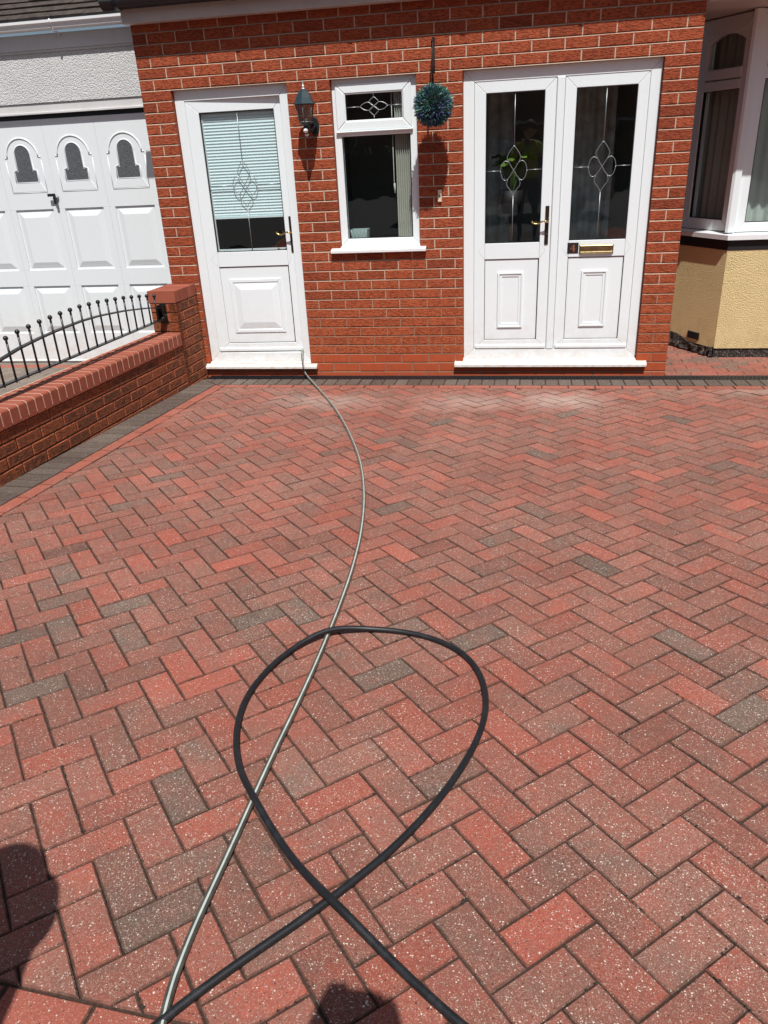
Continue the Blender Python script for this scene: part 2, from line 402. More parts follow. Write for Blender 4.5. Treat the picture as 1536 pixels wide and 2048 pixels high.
def glass(name, tint, rr=.0, extra=.0):
    M=Mat(name); n=M.n; n.remove(M.b); out=n['Material Output']
    tr=n.new('ShaderNodeBsdfTransparent'); tr.inputs[0].default_value=tuple(tint)+(1,)
    gl=n.new('ShaderNodeBsdfGlossy'); gl.inputs['Roughness'].default_value=rr
    fr=n.new('ShaderNodeLayerWeight'); fr.inputs[0].default_value=.5     # thin pane: Schlick, the same from both sides
    k=M.math('MULTIPLY_ADD',M.math('POWER',fr.outputs['Facing'],5.0),.9,.12+extra,clamp=True)
    bp=n.new('ShaderNodeBump'); bp.inputs['Strength'].default_value=.10; bp.inputs['Distance'].default_value=.01
    M.L(M.noise(3.0,2),bp.inputs['Height']); M.L(bp.outputs[0],gl.inputs['Normal'])
    mx=n.new('ShaderNodeMixShader'); M.L(k,mx.inputs[0]); M.L(tr.outputs[0],mx.inputs[1]); M.L(gl.outputs[0],mx.inputs[2]); M.L(mx.outputs[0],out.inputs[0]); return M.m
GLASS=glass('door_glass',(.86,.91,.91)); GLASSD=glass('tinted_lantern_glass',(.45,.42,.40),.05)
WELD=simple('grey_weld_line',(.45,.45,.46),.6)

# ------------------------------------------------------------------ ground
def ground():
    mb=MB(); ys=[-150,-40,YFLAT,0,.0001,60]
    zs=[gz(YFLAT),gz(YFLAT),gz(YFLAT),0,0,0]
    off=-.03
    for i in range(len(ys)-1):
        mb.poly([(-120,ys[i],zs[i]+off),(120,ys[i],zs[i]+off),(120,ys[i+1],zs[i+1]+off),(-120,ys[i+1],zs[i+1]+off)])
    M=Mat('asphalt_ground'); M.col(M.mix(M.noise(60,4),(.05,.048,.046),(.085,.082,.078))).rough(.95); M.addbump(M.noise(200,3),.4,.003)
    structure(mb.build('ground',M.m))
ground()
# --- driveway in 45 degree herringbone
TH=R(86.746); PW=.0968
C0=(3.0856,-4.5798)
e1=(math.cos(TH-R(45)),math.sin(TH-R(45))); e2=(-e1[1],e1[0])
PF=Fr((0,0,0),(1,0,0),(0,1,S),(0,-S,1))
def pw(X,Y): return (C0[0]+((X-3)*e1[0]+(Y-2)*e2[0])*PW, C0[1]+((X-3)*e1[1]+(Y-2)*e2[1])*PW)
LX=lambda y,off: .2091+.0567*(y+.3)*1.0+off     # lines parallel to the garden wall (x at given y)
wd=(math.cos(R(86.9)),math.sin(R(86.9)))         # wall direction
wn_=(wd[1],-wd[0])                               # to the right of the wall
W0=(0.2100,-.017)
wc=wn_[0]*W0[0]+wn_[1]*W0[1]
greys=[(2.181,-5.202),(2.07,-4.872),(1.438,-4.439),(1.148,-3.915),(1.411,-3.907),(1.005,-3.696),(1.562,-4.174),(1.293,-4.032),(1.939,-3.98),(1.137,-4.172),(2.113,-3.871),(2.551,-3.941),(2.509,-4.244),(2.822,-4.0),(3.251,-3.387),(3.513,-3.923),(3.606,-4.302)]
XR, YB, YT = 9.0, -8.0, -.4225
by0,bs=-5.383,math.tan(R(-3.2))                  # near border line
def driveway():
    mb=MB(); debris=[]
    for X in range(-80,110):
        for Y in range(-110,80):
            t=(X-Y)%4
            if t==0: q=[(X,Y),(X+2,Y),(X+2,Y+1),(X,Y+1)]
            elif t==3: q=[(X,Y),(X+1,Y),(X+1,Y+2),(X,Y+2)]
            else: continue
            q=[pw(*p) for p in q]; q=[(a_+random.uniform(-.0008,.0008),b_+random.uniform(-.0008,.0008)) for a_,b_ in q]
            cx=sum(p[0] for p in q)/4; cy=sum(p[1] for p in q)/4
            if cx>XR or cy<YB or cy>YT+.2 or cx<-.6: continue
            full=area(q)
            q=clip(q,0,1,YT); 
            if len(q)<3: continue
            q=clip(q,-wn_[0],-wn_[1],-(wc+.305))
            if len(q)<3: continue
            # near-left border: everything in front of that line and left of x=2.6 belongs to the border row
            if cx<4.2:
                q=clip(q,bs,-1,-(by0-bs*2.1))
                if len(q)<3: continue
            if area(q)<.0012: continue
            g=min(1,max(0,random.gauss(.37,.12)))
            if random.random()<.045: g=random.uniform(.72,.9)
            elif random.random()<.13: g=random.uniform(0,.12)
            inpatch = cy>-5.4 and 1.0<cx<3.9 and cy<-3.2
            if inpatch and g>.7: g=.55
            for (gx,gy) in greys:
                lx=(gx-cx)*e1[0]+(gy-cy)*e1[1]; ly=(gx-cx)*e2[0]+(gy-cy)*e2[1]
                hx,hy=(PW,PW/2) if t==0 else (PW/2,PW)
                if abs(lx)<hx and abs(ly)<hy: g=1.02 if gy<-4.2 else .93
            br=min(1,max(0,random.gauss(.5,.13)))
            qi=inset(q,random.uniform(.0012,.0024))
            if qi is None: continue
            dz=random.gauss(0,.0009)
            o=Vector((cx,cy,0)); ta,tb=random.gauss(0,.004),random.gauss(0,.004)
            F=Fr((0,0,dz-ta*cx-tb*cy),(1,0,ta),(0,1,S+tb),(0,-S,1))
            c0_=len(mb.c); mb.prism(F,qi,-.03,0,.0034,0,(g,br,0.),chd=.0028)
            for ii in range(c0_,len(mb.c)-1): mb.c[ii]=(g,br,1.)
            if cy<-2.4 and random.random()<.95:
                n=len(q); i=random.randrange(n); 
                for _ in range(random.choice((1,2,4,7))):
                    tt=random.random()**1.6; a,b=q[i],q[(i+1)%n]; debris.append((a[0]+(b[0]-a[0])*tt,a[1]+(b[1]-a[1])*tt))
    structure(mb.build('driveway',PAV))
    # joint bed
    mb=MB(); mb.poly([PF(-.4,YB,-.0055),PF(XR,YB,-.0055),PF(XR,-.13,-.0055),PF(.1,-.13,-.0055)])
    structure(mb.build('joint_sand',DARKJ))
    return debris
debris=driveway()
# --- border, edging rows
def row(mb, P0, d, n, length, pitch, depth0, depth1, tintf, gap=.0030, plane=PF, endclip=None, skew=None, phase=0.0):
    """bricks laid along direction d from P0, spanning depth0..depth1 along the normal n"""
    k=int(length/pitch)+1
    for i in range(k):
        a0=i*pitch+phase; a1=a0+pitch
        if a0>=length: break
        a1=min(a1,length)
        q=[(P0[0]+d[0]*a+n[0]*b, P0[1]+d[1]*a+n[1]*b) for a,b in ((a0,depth0),(a1,depth0),(a1,depth1),(a0,depth1))]
        if area(q)<0: q.reverse()
        if endclip:
            for cl in endclip:
                q=clip(q,*cl)
                if len(q)<3: break
            if len(q)<3: continue
        if abs(area(q))<.0006: continue
        qi=inset(q,gap)
        if qi is None: continue
        dz=random.gauss(0,.0008)
        F=Fr((0,0,dz),plane.u,plane.v,plane.n)
        tt=tintf(); c0_=len(mb.c); mb.prism(F,qi,-.03,0,.0034,0,(tt[0],tt[1],0.),chd=.0026)
        for ii in range(c0_,len(mb.c)-1): mb.c[ii]=(tt[0],tt[1],1.)
def edges():
    mitre_a=[]  # mitre between the wall-side rows and the house-side rows: diagonal through (0.2,-.12)-(0.52,-.43)
    # line through P(.205,-.125) and Q(.515,-.43)
    dx,dy=.31,-.305; nx,ny=-dy,dx; c=nx*.205+ny*(-.125)    # nx*x+ny*y > c is the house side
    tf=lambda:(random.random(),random.uniform(.3,.7),.5)
    mb=MB()
    row(mb,(0.0,-.128),(1,0),(0,-1),9.0,.0998,0,.198,tf,endclip=[(-nx,-ny,-c)],phase=.02)
    row(mb,(W0[0],W0[1]),(-wd[0],-wd[1]),wn_,8.2,.0998,.004,.204,tf,endclip=[(nx,ny,c),(0,1,-.128)],phase=.0)
    structure(mb.build('driveway_edging',PAVD))
    mb=MB(); tf2=lambda:(.3,random.uniform(.4,.65),.5)
    row(mb,(0.0,-.328),(1,0),(0,-1),9.0,.1995,0,.094,tf2,endclip=[(-nx,-ny,-c)],phase=.09)
    row(mb,(W0[0],W0[1]),(-wd[0],-wd[1]),wn_,8.2,.1995,.206,.303,tf2,endclip=[(nx,ny,c),(0,1,-.2)],phase=.05)
    # near border (only its corner shows at the bottom left of the photograph)
    bd=(math.cos(R(-3.2)),math.sin(R(-3.2))); bn=(bd[1],-bd[0])
    row(mb,(1.953,by0-bs*(2.1-1.953)),bd,bn,2.2,.197,.001,.098,tf2)
    row(mb,(1.953-bd[0]*1.4,by0-bs*(2.1-1.953)-bd[1]*1.4),bd,bn,1.397,.197,.001,.098,lambda:(.5,.25,.5))
    for k in range(1,9):
        row(mb,(.6,by0-bs*1.5-.0),bd,bn,3.6,.197,.0+k*.0985,.0985*(k+1),tf2,phase=-.1*(k%2))
    structure(mb.build('driveway_border',PAVB))
edges()
# debris and moss lumps in the joints
def joint_debris():
    mb=MB()
    for (x,y) in debris:
        r0=abs(random.gauss(0,.0015))+.0009
        x+=random.gauss(0,.0022); y+=random.gauss(0,.0022)
        n=5; base=PF(x,y,.0005); pts=[]
        for k in range(n):
            a=2*math.pi*k/n+random.random(); rr=r0*random.uniform(.7,1.5); pts.append(base+Vector((math.cos(a)*rr,math.sin(a)*rr,0)))
        i=mb.add(pts); t=mb.add([base+Vector((0,0,r0*.8))])[0]
        for k in range(n): mb.face((i[k],i[(k+1)%n],t))
    o=mb.build('joint_moss',simple('dark_moss_crumbs',(.030,.024,.018),.95,var=.5,vs=300)); o['kind']='stuff'
    o['label']='dark crumbs of moss and soil scattered along the paver joints'; o['category']='debris'
joint_debris()
# --- path of red blocks beside the bay
def path():
    mb=MB(); FL=Fr((0,0,0.006),(1,0,0),(0,1,0),(0,0,1))
    for j in range(12):
        x=4.05-random.random()*.2; off=(j%2)*.1
        xx=4.05-off
        while xx<9:
            a,b=max(xx,4.052),xx+.2
            if b>4.06:
                g=random.choice((.1,.3,.5,.9,.2,.6)); q=inset([(a,.004+j*.1),(b,.004+j*.1),(b,.104+j*.1),(a,.104+j*.1)],.0016)
                if q: mb.prism(FL,q,-.03,random.gauss(0,.0006),.0025,0,(g,random.uniform(.3,.55),.0),chd=.002)
            xx+=.2
    structure(mb.build('path',PAV))
    mb=MB(); mb.poly([(4.05,.002,.0),(9,.002,.0),(9,1.3,.0),(4.05,1.3,.0)]); structure(mb.build('path_joint_sand',DARKJ))
path()
def neighbour_drive():
    mb=MB(); FL=Fr((0,0,0),(1,0,0),(0,1,0),(0,0,1))
    j=0; y=.49
    while y>-4.5:
        xx=-6-(j%2)*.1
        while xx<.3:
            a,b=xx,xx+.2
            q=inset([(a,y-.1),(b,y-.1),(b,y),(a,y)],.0018)
            if b<W0[0]+(y-W0[1])*.054-.10 or y>.0:
                if not(y>-.02 and b>0):
                    mb.prism(FL,q,-.03,random.gauss(0,.0006),.0025,0,(.5,random.uniform(.3,.7),.0),chd=.002) if j!=1 else mb.prism(FL,q,-.03,0,.0025,1,(.3,.4,.0),chd=.002)
            xx+=.2
        y-=.1; j+=1
    structure(mb.build('neighbour_driveway',[PAVN,PAVB]))
    mb=MB(); mb.poly([(-6,-4.6,-.008),(-.0,-4.6,-.008),(.0,.5,-.008),(-6,.5,-.008)]); structure(mb.build('neighbour_joint_sand',DARKJ))
neighbour_drive()
# --- drainage channel
def drain():
    t=thing('drain_channel','narrow black slotted drainage channel along the foot of the house','drain',(4,-.065,0))
    mb=MB(); x0,x1=.235,9.0
    mb.box(x0,x1,-.127,-.117,-.05,.0035,.001); mb.box(x0,x1,-.013,-.003,-.05,.0035,.001); mb.box(x0,x1,-.117,-.013,-.05,-.03)
    mb.build('channel_body',BLACKP,t)
    mb=MB(); x=x0+.01
    while x<x1:
        # slanted bars crossing each other
        FL=Fr((x,-.115,0),(1,0,0),(0,1,0),(0,0,1))
        mb.prism(FL,[(0,0),(.006,0),(.028,.1),(.022,.1)],-.012,.003,0,0)
        mb.prism(FL,[(.022,0),(.028,0),(.006,.1),(0,.1)],-.012,.0034,0,0)
        x+=.028
    for yy in (-.065,-.09,-.04): mb.box(x0,x1,yy-.003,yy+.003,-.01,.0028,.0005)
    mb.build('grating',BLACKP,t)
drain()

# ------------------------------------------------------------------ house with porch
Z0=2.2125; CH=.075
HW=4.045
DL=(.240,1.150); DW=(1.4775,2.117); DD=(2.448,3.816)
ZSW=1.0
house=thing('brick_house','red brick house porch with white doors, a small window and a yellow bay beside it','house',(2.0,.6,0))
def brick_courses(mb, F, seg_fn, k0, k1, depth=.05, ch=.0022, jw=.009, mi_fn=None, mort=None, jd=.006):
    """courses k0..k1 (k counts down from the door heads)"""
    for k in range(k0,k1):
        zt=Z0-CH*k; zb=zt-CH
        for (a,b,st) in seg_fn(k,zb,zt):
            x=st-(.1125 if (k%2) else 0.0)
            while x<b:
                p,q=max(x,a),min(x+.225,b)
                if x+.225<b and b-(x+.225)<.045: q=b
                if p-a>0 and p-a<.045: p=a
                if q-p>.045:
                    jl=jw/2 if p>a+1e-6 else 0; jr=jw/2 if q<b-1e-6 else 0
                    z_b=max(zb+jw/2,-.02)
                    dd=random.gauss(0,.0008)
                    mb.rect(F,p+jl,q-jr,z_b,zt-jw/2,-depth,dd,ch,mi_fn(k) if mi_fn else 0,(.5,.5,.5),chd=ch*1.2)
                    if mort and q<b-1e-6:   # vertical joint, flush-ish
                        mort.rect(F,q-jw/2-.003,q+jw/2+.003,z_b-.0,zt-jw/2,-depth,-.0035,0)
                if q>=b-1e-6: break
                x+=.225
            if mort:   # weathered bed joint below this course: recessed at the top, flush at the bottom
                if zb>.01:
                    i=mort.add([F(a,zb-jw/2-.001,-.0008),F(b,zb-jw/2-.001,-.0008),F(b,zb+jw/2+.002,-.0125),F(a,zb+jw/2+.002,-.0125)]); mort.face(i)
                    i=mort.add([F(a,zb-jw/2-.001,-.0008),F(b,zb-jw/2-.001,-.0008),F(b,zb-jw/2-.001,-.03),F(a,zb-jw/2-.001,-.03)]); mort.face(i)
def segs(k,zb,zt):
    if k<0: return [(0,HW,0.0 if k%2 else 0.1125-.1125)]
    zm=(zb+zt)/2
    if zm>ZSW: return [(0,DL[0],0),(DL[1],DW[0],DL[1]-.0),(DW[1],DD[0],DW[1]),(DD[1],HW,DD[1])]
    if zm>.075: return [(0,DL[0],0),(DL[1],DD[0],DL[1]),(DD[1],HW,DD[1])]
    return [(0,HW,0)]
wallmb=MB(); mortmb=MB()
brick_courses(wallmb,FACE,segs,-7,30,mi_fn=lambda k:1 if k>=27 else 0,mort=mortmb)
# returns at the two corners of the porch
LF=Fr((0,0,0),(0,-1,0),(0,0,1),(-1,0,0)); RF=Fr((HW,0,0),(0,1,0),(0,0,1),(1,0,0))
brick_courses(wallmb,Fr((0,1.1,0),(0,-1,0),(0,0,1),(-1,0,0)),lambda k,a,b:[(0,1.098,0)],-7,30,mort=mortmb,mi_fn=lambda k:1 if k>=27 else 0)
brick_courses(wallmb,RF,lambda k,a,b:[(.002,1.1,0)],-7,30,mort=mortmb,mi_fn=lambda k:1 if k>=27 else 0)
# reveals: bricks returning into the openings
REC=.042
def reveal(x,side,z0,z1):
    F=Fr((x,0,0),(0,1,0) if side>0 else (0,-1,0),(0,0,1),(side,0,0))
    for k in range(0,30):
        zt=Z0-CH*k; zb=zt-CH
        if zt>z1+.01 or zb<z0-.04: continue
        a,b=(.002,.10) if side>0 else (-.10,-.002)
        wallmb.rect(F,.052 if side>0 else -.12,.12 if side>0 else -.052,zb+.005,zt-.005,-.03,-.0005,.0015,0)
    F2=Fr((x,0,0),(0,1,0) if side>0 else (0,-1,0),(0,0,1),(side,0,0))
    mortmb.rect(F2,*((.004,.1) if side>0 else (-.1,-.004)),max(z0,0),z1,-.03,-.0025)
reveal(DL[0],1,.1,Z0); reveal(DL[1],-1,.1,Z0); reveal(DW[0],1,ZSW,Z0); reveal(DW[1],-1,ZSW,Z0); reveal(DD[0],1,.1,Z0); reveal(DD[1],-1,.1,Z0)
wall=wallmb.build('brick_wall',[BRICK,SMOOTHB],house,fix=True)
# core and back leaf behind the bricks, leaving the openings free
core=MB()
def core_rect(x0,x1,z0,z1): core.box(x0,x1,.012,.10,z0,z1)
core_rect(.01,DL[0]-.01,0,Z0); core_rect(DL[1]+.01,DW[0]-.01,0,Z0); core_rect(DW[1]+.01,DD[0]-.01,0,Z0); core_rect(DD[1]+.01,HW-.01,0,Z0)
core_rect(.01,HW-.01,Z0+.004,2.72); core_rect(DW[0]-.008,DW[1]+.008,0,ZSW-.002); core_rect(DL[0]-.008,DL[1]+.008,0,.065); core_rect(DD[0]-.008,DD[1]+.008,0,.07)
core.box(.012,.10,.102,1.1,0,2.72); core.box(HW-.10,HW-.012,.102,1.1,0,2.72)
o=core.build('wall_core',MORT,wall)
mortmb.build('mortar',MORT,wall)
# inner rooms: porch is one dim lobby
inn=MB()
inn.box(.10,HW-.10,1.10,1.16,0,2.6); inn.box(.10,HW-.10,.102,1.10,2.42,2.46)
inn.box(1.30,1.36,.102,1.10,0,2.42); inn.box(2.25,2.31,.102,1.10,0,2.42)
inn.build('inner_wall',INW,house)
fl=MB(); fl.box(.10,HW-.10,.102,1.10,.06,.10); fl.build('inner_floor',INF,house)
# fascia, gutter, porch roof, canopy over the bay
mb=MB(); mb.box(-.02,HW+.02,-.085,-.004,2.640,2.80,.003); mb.box(HW+.02,9.0,.055,.085,2.507,2.78,.003)
mb.build('fascia',GREYF,house)
mb=MB(); mb.box(HW+.002,9.0,.087,1.2,2.515,2.53); mb.build('soffit',GREYF,house)
def gutter(name,x0,x1,yc,zc,rad,mat,parent,sq=False):
    g=MB(); n=12
    if not sq: prof=[(yc+rad*math.cos(math.pi+math.pi*k/n),zc+rad*math.sin(math.pi+math.pi*k/n)) for k in range(n+1)]
    else: prof=[(yc-rad,zc),(yc-rad*.99,zc-.018),(yc-rad*.72,zc-.030),(yc-rad*.62,zc-rad*1.0),(yc-rad*.3,zc-rad*1.15),(yc+rad*.7,zc-rad*1.15),(yc+rad,zc)]
    a=g.add([(x0,y,z) for y,z in prof]); b=g.add([(x1,y,z) for y,z in prof])
    for i in range(len(prof)-1): g.face((a[i],b[i],b[i+1],a[i+1]),0,(.5,)*3,not sq)
    ins=[(yc+(y-yc)*.92,zc+(z-zc)*.92) for y,z in prof]
    a2=g.add([(x0,y,z) for y,z in ins]); b2=g.add([(x1,y,z) for y,z in ins])
    for i in range(len(prof)-1): g.face((a2[i+1],b2[i+1],b2[i],a2[i]),0,(.5,)*3,not sq)
    for (p,q) in ((0,0),(-1,-1)): g.face((a[p],a2[p],b2[p],b[p]))
    g.face(a[::-1]); g.face(b)
    return g
g=gutter('gutter',-.118,9.0,-.142,2.778,.058,BLACKP,house)
for x in [.0,.86,1.7,2.5,3.3,4.1,4.9,5.7]:
    n=10; pr=[(-.142+.064*math.cos(math.pi+math.pi*k/n),2.778+.064*math.sin(math.pi+math.pi*k/n)) for k in range(n+1)]
    a=g.add([(x-.015,y,z) for y,z in pr]); b=g.add([(x+.015,y,z) for y,z in pr])
    for i in range(n): g.face((a[i],b[i],b[i+1],a[i+1]),0,(.5,)*3,True)
g.build('gutter',BLACKP,house)
def tiles(mb,x0,x1,y0,z0,slope,rows,gauge=.10,tw=.165):
    cs,sn=math.cos(slope),math.sin(slope)
    F=Fr((0,y0,z0),(1,0,0),(0,cs,sn),(0,-sn,cs))
    for r_ in range(rows):
        x=x0-(r_%2)*tw/2
        while x<x1:
            a,b=max(x,x0),min(x+tw,x1)
            if b-a>.02:
                dz=random.gauss(0,.0012); v0=r_*gauge-random.random()*.003
                i=mb.add([F(a+.0015,v0,.018+dz),F(b-.0015,v0,.018+dz),F(b-.001,v0+gauge+.03,0),F(a+.001,v0+gauge+.03,0),F(a+.001,v0,-.004),F(b-.001,v0,-.004)])
                mb.face((i[0],i[1],i[2],i[3])); mb.face((i[4],i[5],i[1],i[0])); mb.face((i[4],i[0],i[3])); mb.face((i[5],i[2],i[1]))
            x+=tw
mb=MB(); tiles(mb,-.05,9.0,-.11,2.81,R(28),22); mb.build('roof',TILE,house)

# doors --------------------------------------------------------------
GL_Y=.030
def motif(mb, F, cx, cz, T, B, L_, Rr, zt, zb, x0, x1, d, rad=.0028, turn=False):
    """lead figure: pointed ogees above and below, two round lobes, cross lines"""
    def cv(pts,k=5): mb.tube([F(cx+a,cz+b,d) for a,b,*_ in catmull([(p[0],p[1],0) for p in pts],k)],rad,6)
    for s in (-1,1):
        cv([(0,T),(s*.026,T-.032),(s*.047,.098),(s*.046,.076),(s*.024,.036),(0,0),(-s*.024,-.036),(-s*.045,-.060),(-s*.066,-.066),(-s*.086,-.044),(-s*abs(L_),0)])
        cv([(-s*abs(L_),0),(-s*.086,.044),(-s*.064,.064),(-s*.047,.060),(-s*.038,.054)])
        cv([(s*.042,-.062),(s*.049,-.085),(s*.044,-.108),(s*.022,B+.036),(0,B)])
    mb.tube([F(cx,cz+T,d),F(cx,zt,d)],rad,6); mb.tube([F(cx,cz+B,d),F(cx,zb,d)],rad,6)
    mb.tube([F(cx-abs(L_),cz,d),F(x0,cz,d)],rad,6); mb.tube([F(cx+abs(Rr),cz,d),F(x1,cz,d)],rad,6)
def lever(parent, F, px, pz0, pz1, hz, d, left=True):
    mb=MB(); mb.rect(F,px-.014,px+.014,pz0,pz1,d,d+.008,.002); mb.build('handle_plate',BRONZE,parent)
    mb=MB(); pts=[(px,hz,d+.008),(px,hz,d+.045),(px-.012,hz+.004,d+.052),(px-.035,hz+.004,d+.052),(px-.065,hz-.010,d+.052),(px-.092,hz-.010,d+.052),(px-.112,hz+.002,d+.052),(px-.108,hz+.010,d+.052)]
    pp=catmull([(a,b,c) for a,b,c in pts],5); mb.tube([F(*p) for p in pp],[.0085 if i<12 else .0062 for i in range(len(pp))],10); mb.build('handle',BRASS,parent)
    mb=MB(); mb.lathe([(.0001,d+.0125),(.006,d+.0125),(.0085,d+.010),(.0085,d+.006)],F(px-.001,hz-.095,0),14,axis='y'); mb.build('keyhole',BLACKP,parent)

def panel_mould(mb,F,x0,x1,z0,z1,d,w=.020,h=.009):
    """raised picture-frame moulding"""
    mb.ring(F,x0,x1,z0,z1,w*.45,w*.45,w*.45,w*.45,d,d+h,ch=.003,gap=.0001)
    mb.ring(F,x0+w*.45,x1-w*.45,z0+w*.45,z1-w*.45,w*.55,w*.55,w*.55,w*.55,d,d+h*.45,ch=.002,gap=.0001)
def leaf(parent, name, F, x0,x1,z0,z1, g, p, mould, kind, lines, label=None):
    """g glass rect, p lower panel rect in plane coordinates; front face at depth 0"""
    mb=MB(); W=.0
    lx,rx=g[0]-x0,x1-g[1]
    # stiles and rails: mitred corner pieces, butted mid rail with pointed ends
    mb.ring(F,x0,x1,z0,z1,lx,rx,p[2]-z0,z1-g[3],-.055,0,ch=.003,gap=.0004)
    mz=(g[2]+p[3])/2
    mb.prism(F,inset([(g[0]+.0006,p[3]),(g[1]-.0006,p[3]),(g[1]-.0006,g[2]),(g[0]+.0006,g[2])],.0002),-.055,-.0,.003)
    # drip bar
    mb.rect(F,x0+.012,x1-.004,z0+.006,z0+.034,0.0,.012,.005)
    lf=mb.build(name,WHITE,parent)
    # thin V lines of the welded mid-rail
    for sx,ex,dirn in ((g[0],x0+.035,1),(g[1],x1-.035,-1)):
        mb=MB(); mb.tube([F(sx,g[2],.0002),F(ex,mz,.0002),F(sx,p[3],.0002)],.0007,4)
        mb.build('weld_line',WELD,lf)
    # gaskets
    mb=MB(); k=.004
    mb.ring(F,g[0]+.0,g[1],g[2],g[3],k,k,k,k,-.02,-.002,ch=0,gap=0); mb.ring(F,p[0],p[1],p[2],p[3],k,k,k,k,-.03,-.0035,ch=0,gap=0)
    mb.build('gasket',BLACKP,lf)
    mb=MB(); mb.rect(F,p[0],p[1],p[2],p[3],-.05,-.008,0); mould(mb,F); mb.build('panel',WHITE,lf)
    mb=MB(); mb.poly([F(g[0],g[2],-.012),F(g[1],g[2],-.012),F(g[1],g[3],-.012),F(g[0],g[3],-.012)]); mb.build('glass',GLASS,lf)
    mb=MB(); lines(mb,F); mb.build('lead_strip',LEAD,lf)
    return lf
def frame_part(name, x0,x1,z0,z1,l,r_,b,t,d=-REC):
    mb=MB(); mb.ring(FACE,x0+.002,x1-.002,z0,z1-.003,l,r_,b,t,-.11,d,ch=.003,bead=0,gap=.0004)
    return mb
def sill(parent,x0,x1,z0,z1,out,mat,name='sill'):
    mb=MB()
    F=Fr((x0,0,0),(0,-1,0),(0,0,1),(1,0,0))  # profile in (out, z)
    pr=[(-.08,z0+.006),(out-.002,z0),(out,z0+.003),(out,z0+.020),(out-.004,z0+.024),(-REC+.004,z1),(-.08,z1)]
    a=mb.add([(x0,-p,z) for p,z in pr]); b=mb.add([(x1,-p,z) for p,z in pr])
    n=len(pr)
    for i in range(n): j=(i+1)%n; mb.face((a[i],b[i],b[j],a[j]))
    mb.face(a[::-1]); mb.face(b)
    # end caps a little proud
    for (u0,u1) in ((x0-.004,x0),(x1,x1+.004)):
        a=mb.add([(u0,-p*1.0-(.002 if p>0 else 0),z) for p,z in pr]); b=mb.add([(u1,-p-(.002 if p>0 else 0),z) for p,z in pr])
        for i in range(n): j=(i+1)%n; mb.face((a[i],b[i],b[j],a[j]))
        mb.face(a[::-1]); mb.face(b)
    return mb.build(name,mat,parent,fix=True)

# left door (slightly ajar, hinged on its left)
def door_left():
    mb=frame_part('door_frame',DL[0],DL[1],.118,Z0,.077,.072,.078,.080)
    fr=mb.build('side_door',WHITE,house)
    fr['label']='single white side door of the porch, standing slightly ajar'
    sill(fr,.209,1.205,.070,.119,.040,SILLD)
    a=R(2.2); hx=.319
    F=Fr((hx,REC+.004,0),(math.cos(a),math.sin(a),0),(0,0,1),(math.sin(a),-math.cos(a),0))
    x0,x1=0,.759
    g=(.102,.694,1.026,2.046); p=(.098,.692,.275,.908)
    def mould(mb,F):
        mb.ring(F,.172,.620,.362,.808,.030,.030,.030,.030,-.010,.000,ch=.004,gap=.0001)
        mb.prism(F,[(.202,.392),(.590,.392),(.590,.778),(.202,.778)],-.008,.006,.058,chd=.012)
    def lines(mb,F): motif(mb,F,.401,1.526,.176,-.165,.100,.098,2.046,1.026,.102,.694,-.010)
    lf=leaf(fr,'door_leaf',F,x0,x1,.200,2.131,g,p,mould,'l',lines)
    # pleated blind behind the glass
    mb=MB(); z=2.040; k=0; N=34; dz=(2.040-1.295)/N
    bx0,bx1=g[0]+.012,g[1]-.012
    for k in range(N):
        za,zb=2.040-k*dz,2.040-(k+1)*dz; zm=(za+zb)/2
        mb.poly([F(bx0,zm,-.034),F(bx1,zm,-.034),F(bx1,za,-.040),F(bx0,za,-.040)]); mb.poly([F(bx0,zb,-.040),F(bx1,zb,-.040),F(bx1,zm,-.034),F(bx0,zm,-.034)])
    mb.obox(F,bx0,bx1,1.278,1.296,-.046,-.030,.001); 
    mb.build('pleated_blind',BLINDM,lf)
    mb=MB(); mb.obox(F,g[0]+.004,g[0]+.012,1.03,2.04,-.040,-.028,.001); mb.obox(F,g[0]+.006,g[1]-.006,1.030,1.044,-.045,-.028,.001); mb.build('blind_track',WSILL,lf)
    lever(lf,F,.746,1.010,1.282,1.162,0)
door_left()
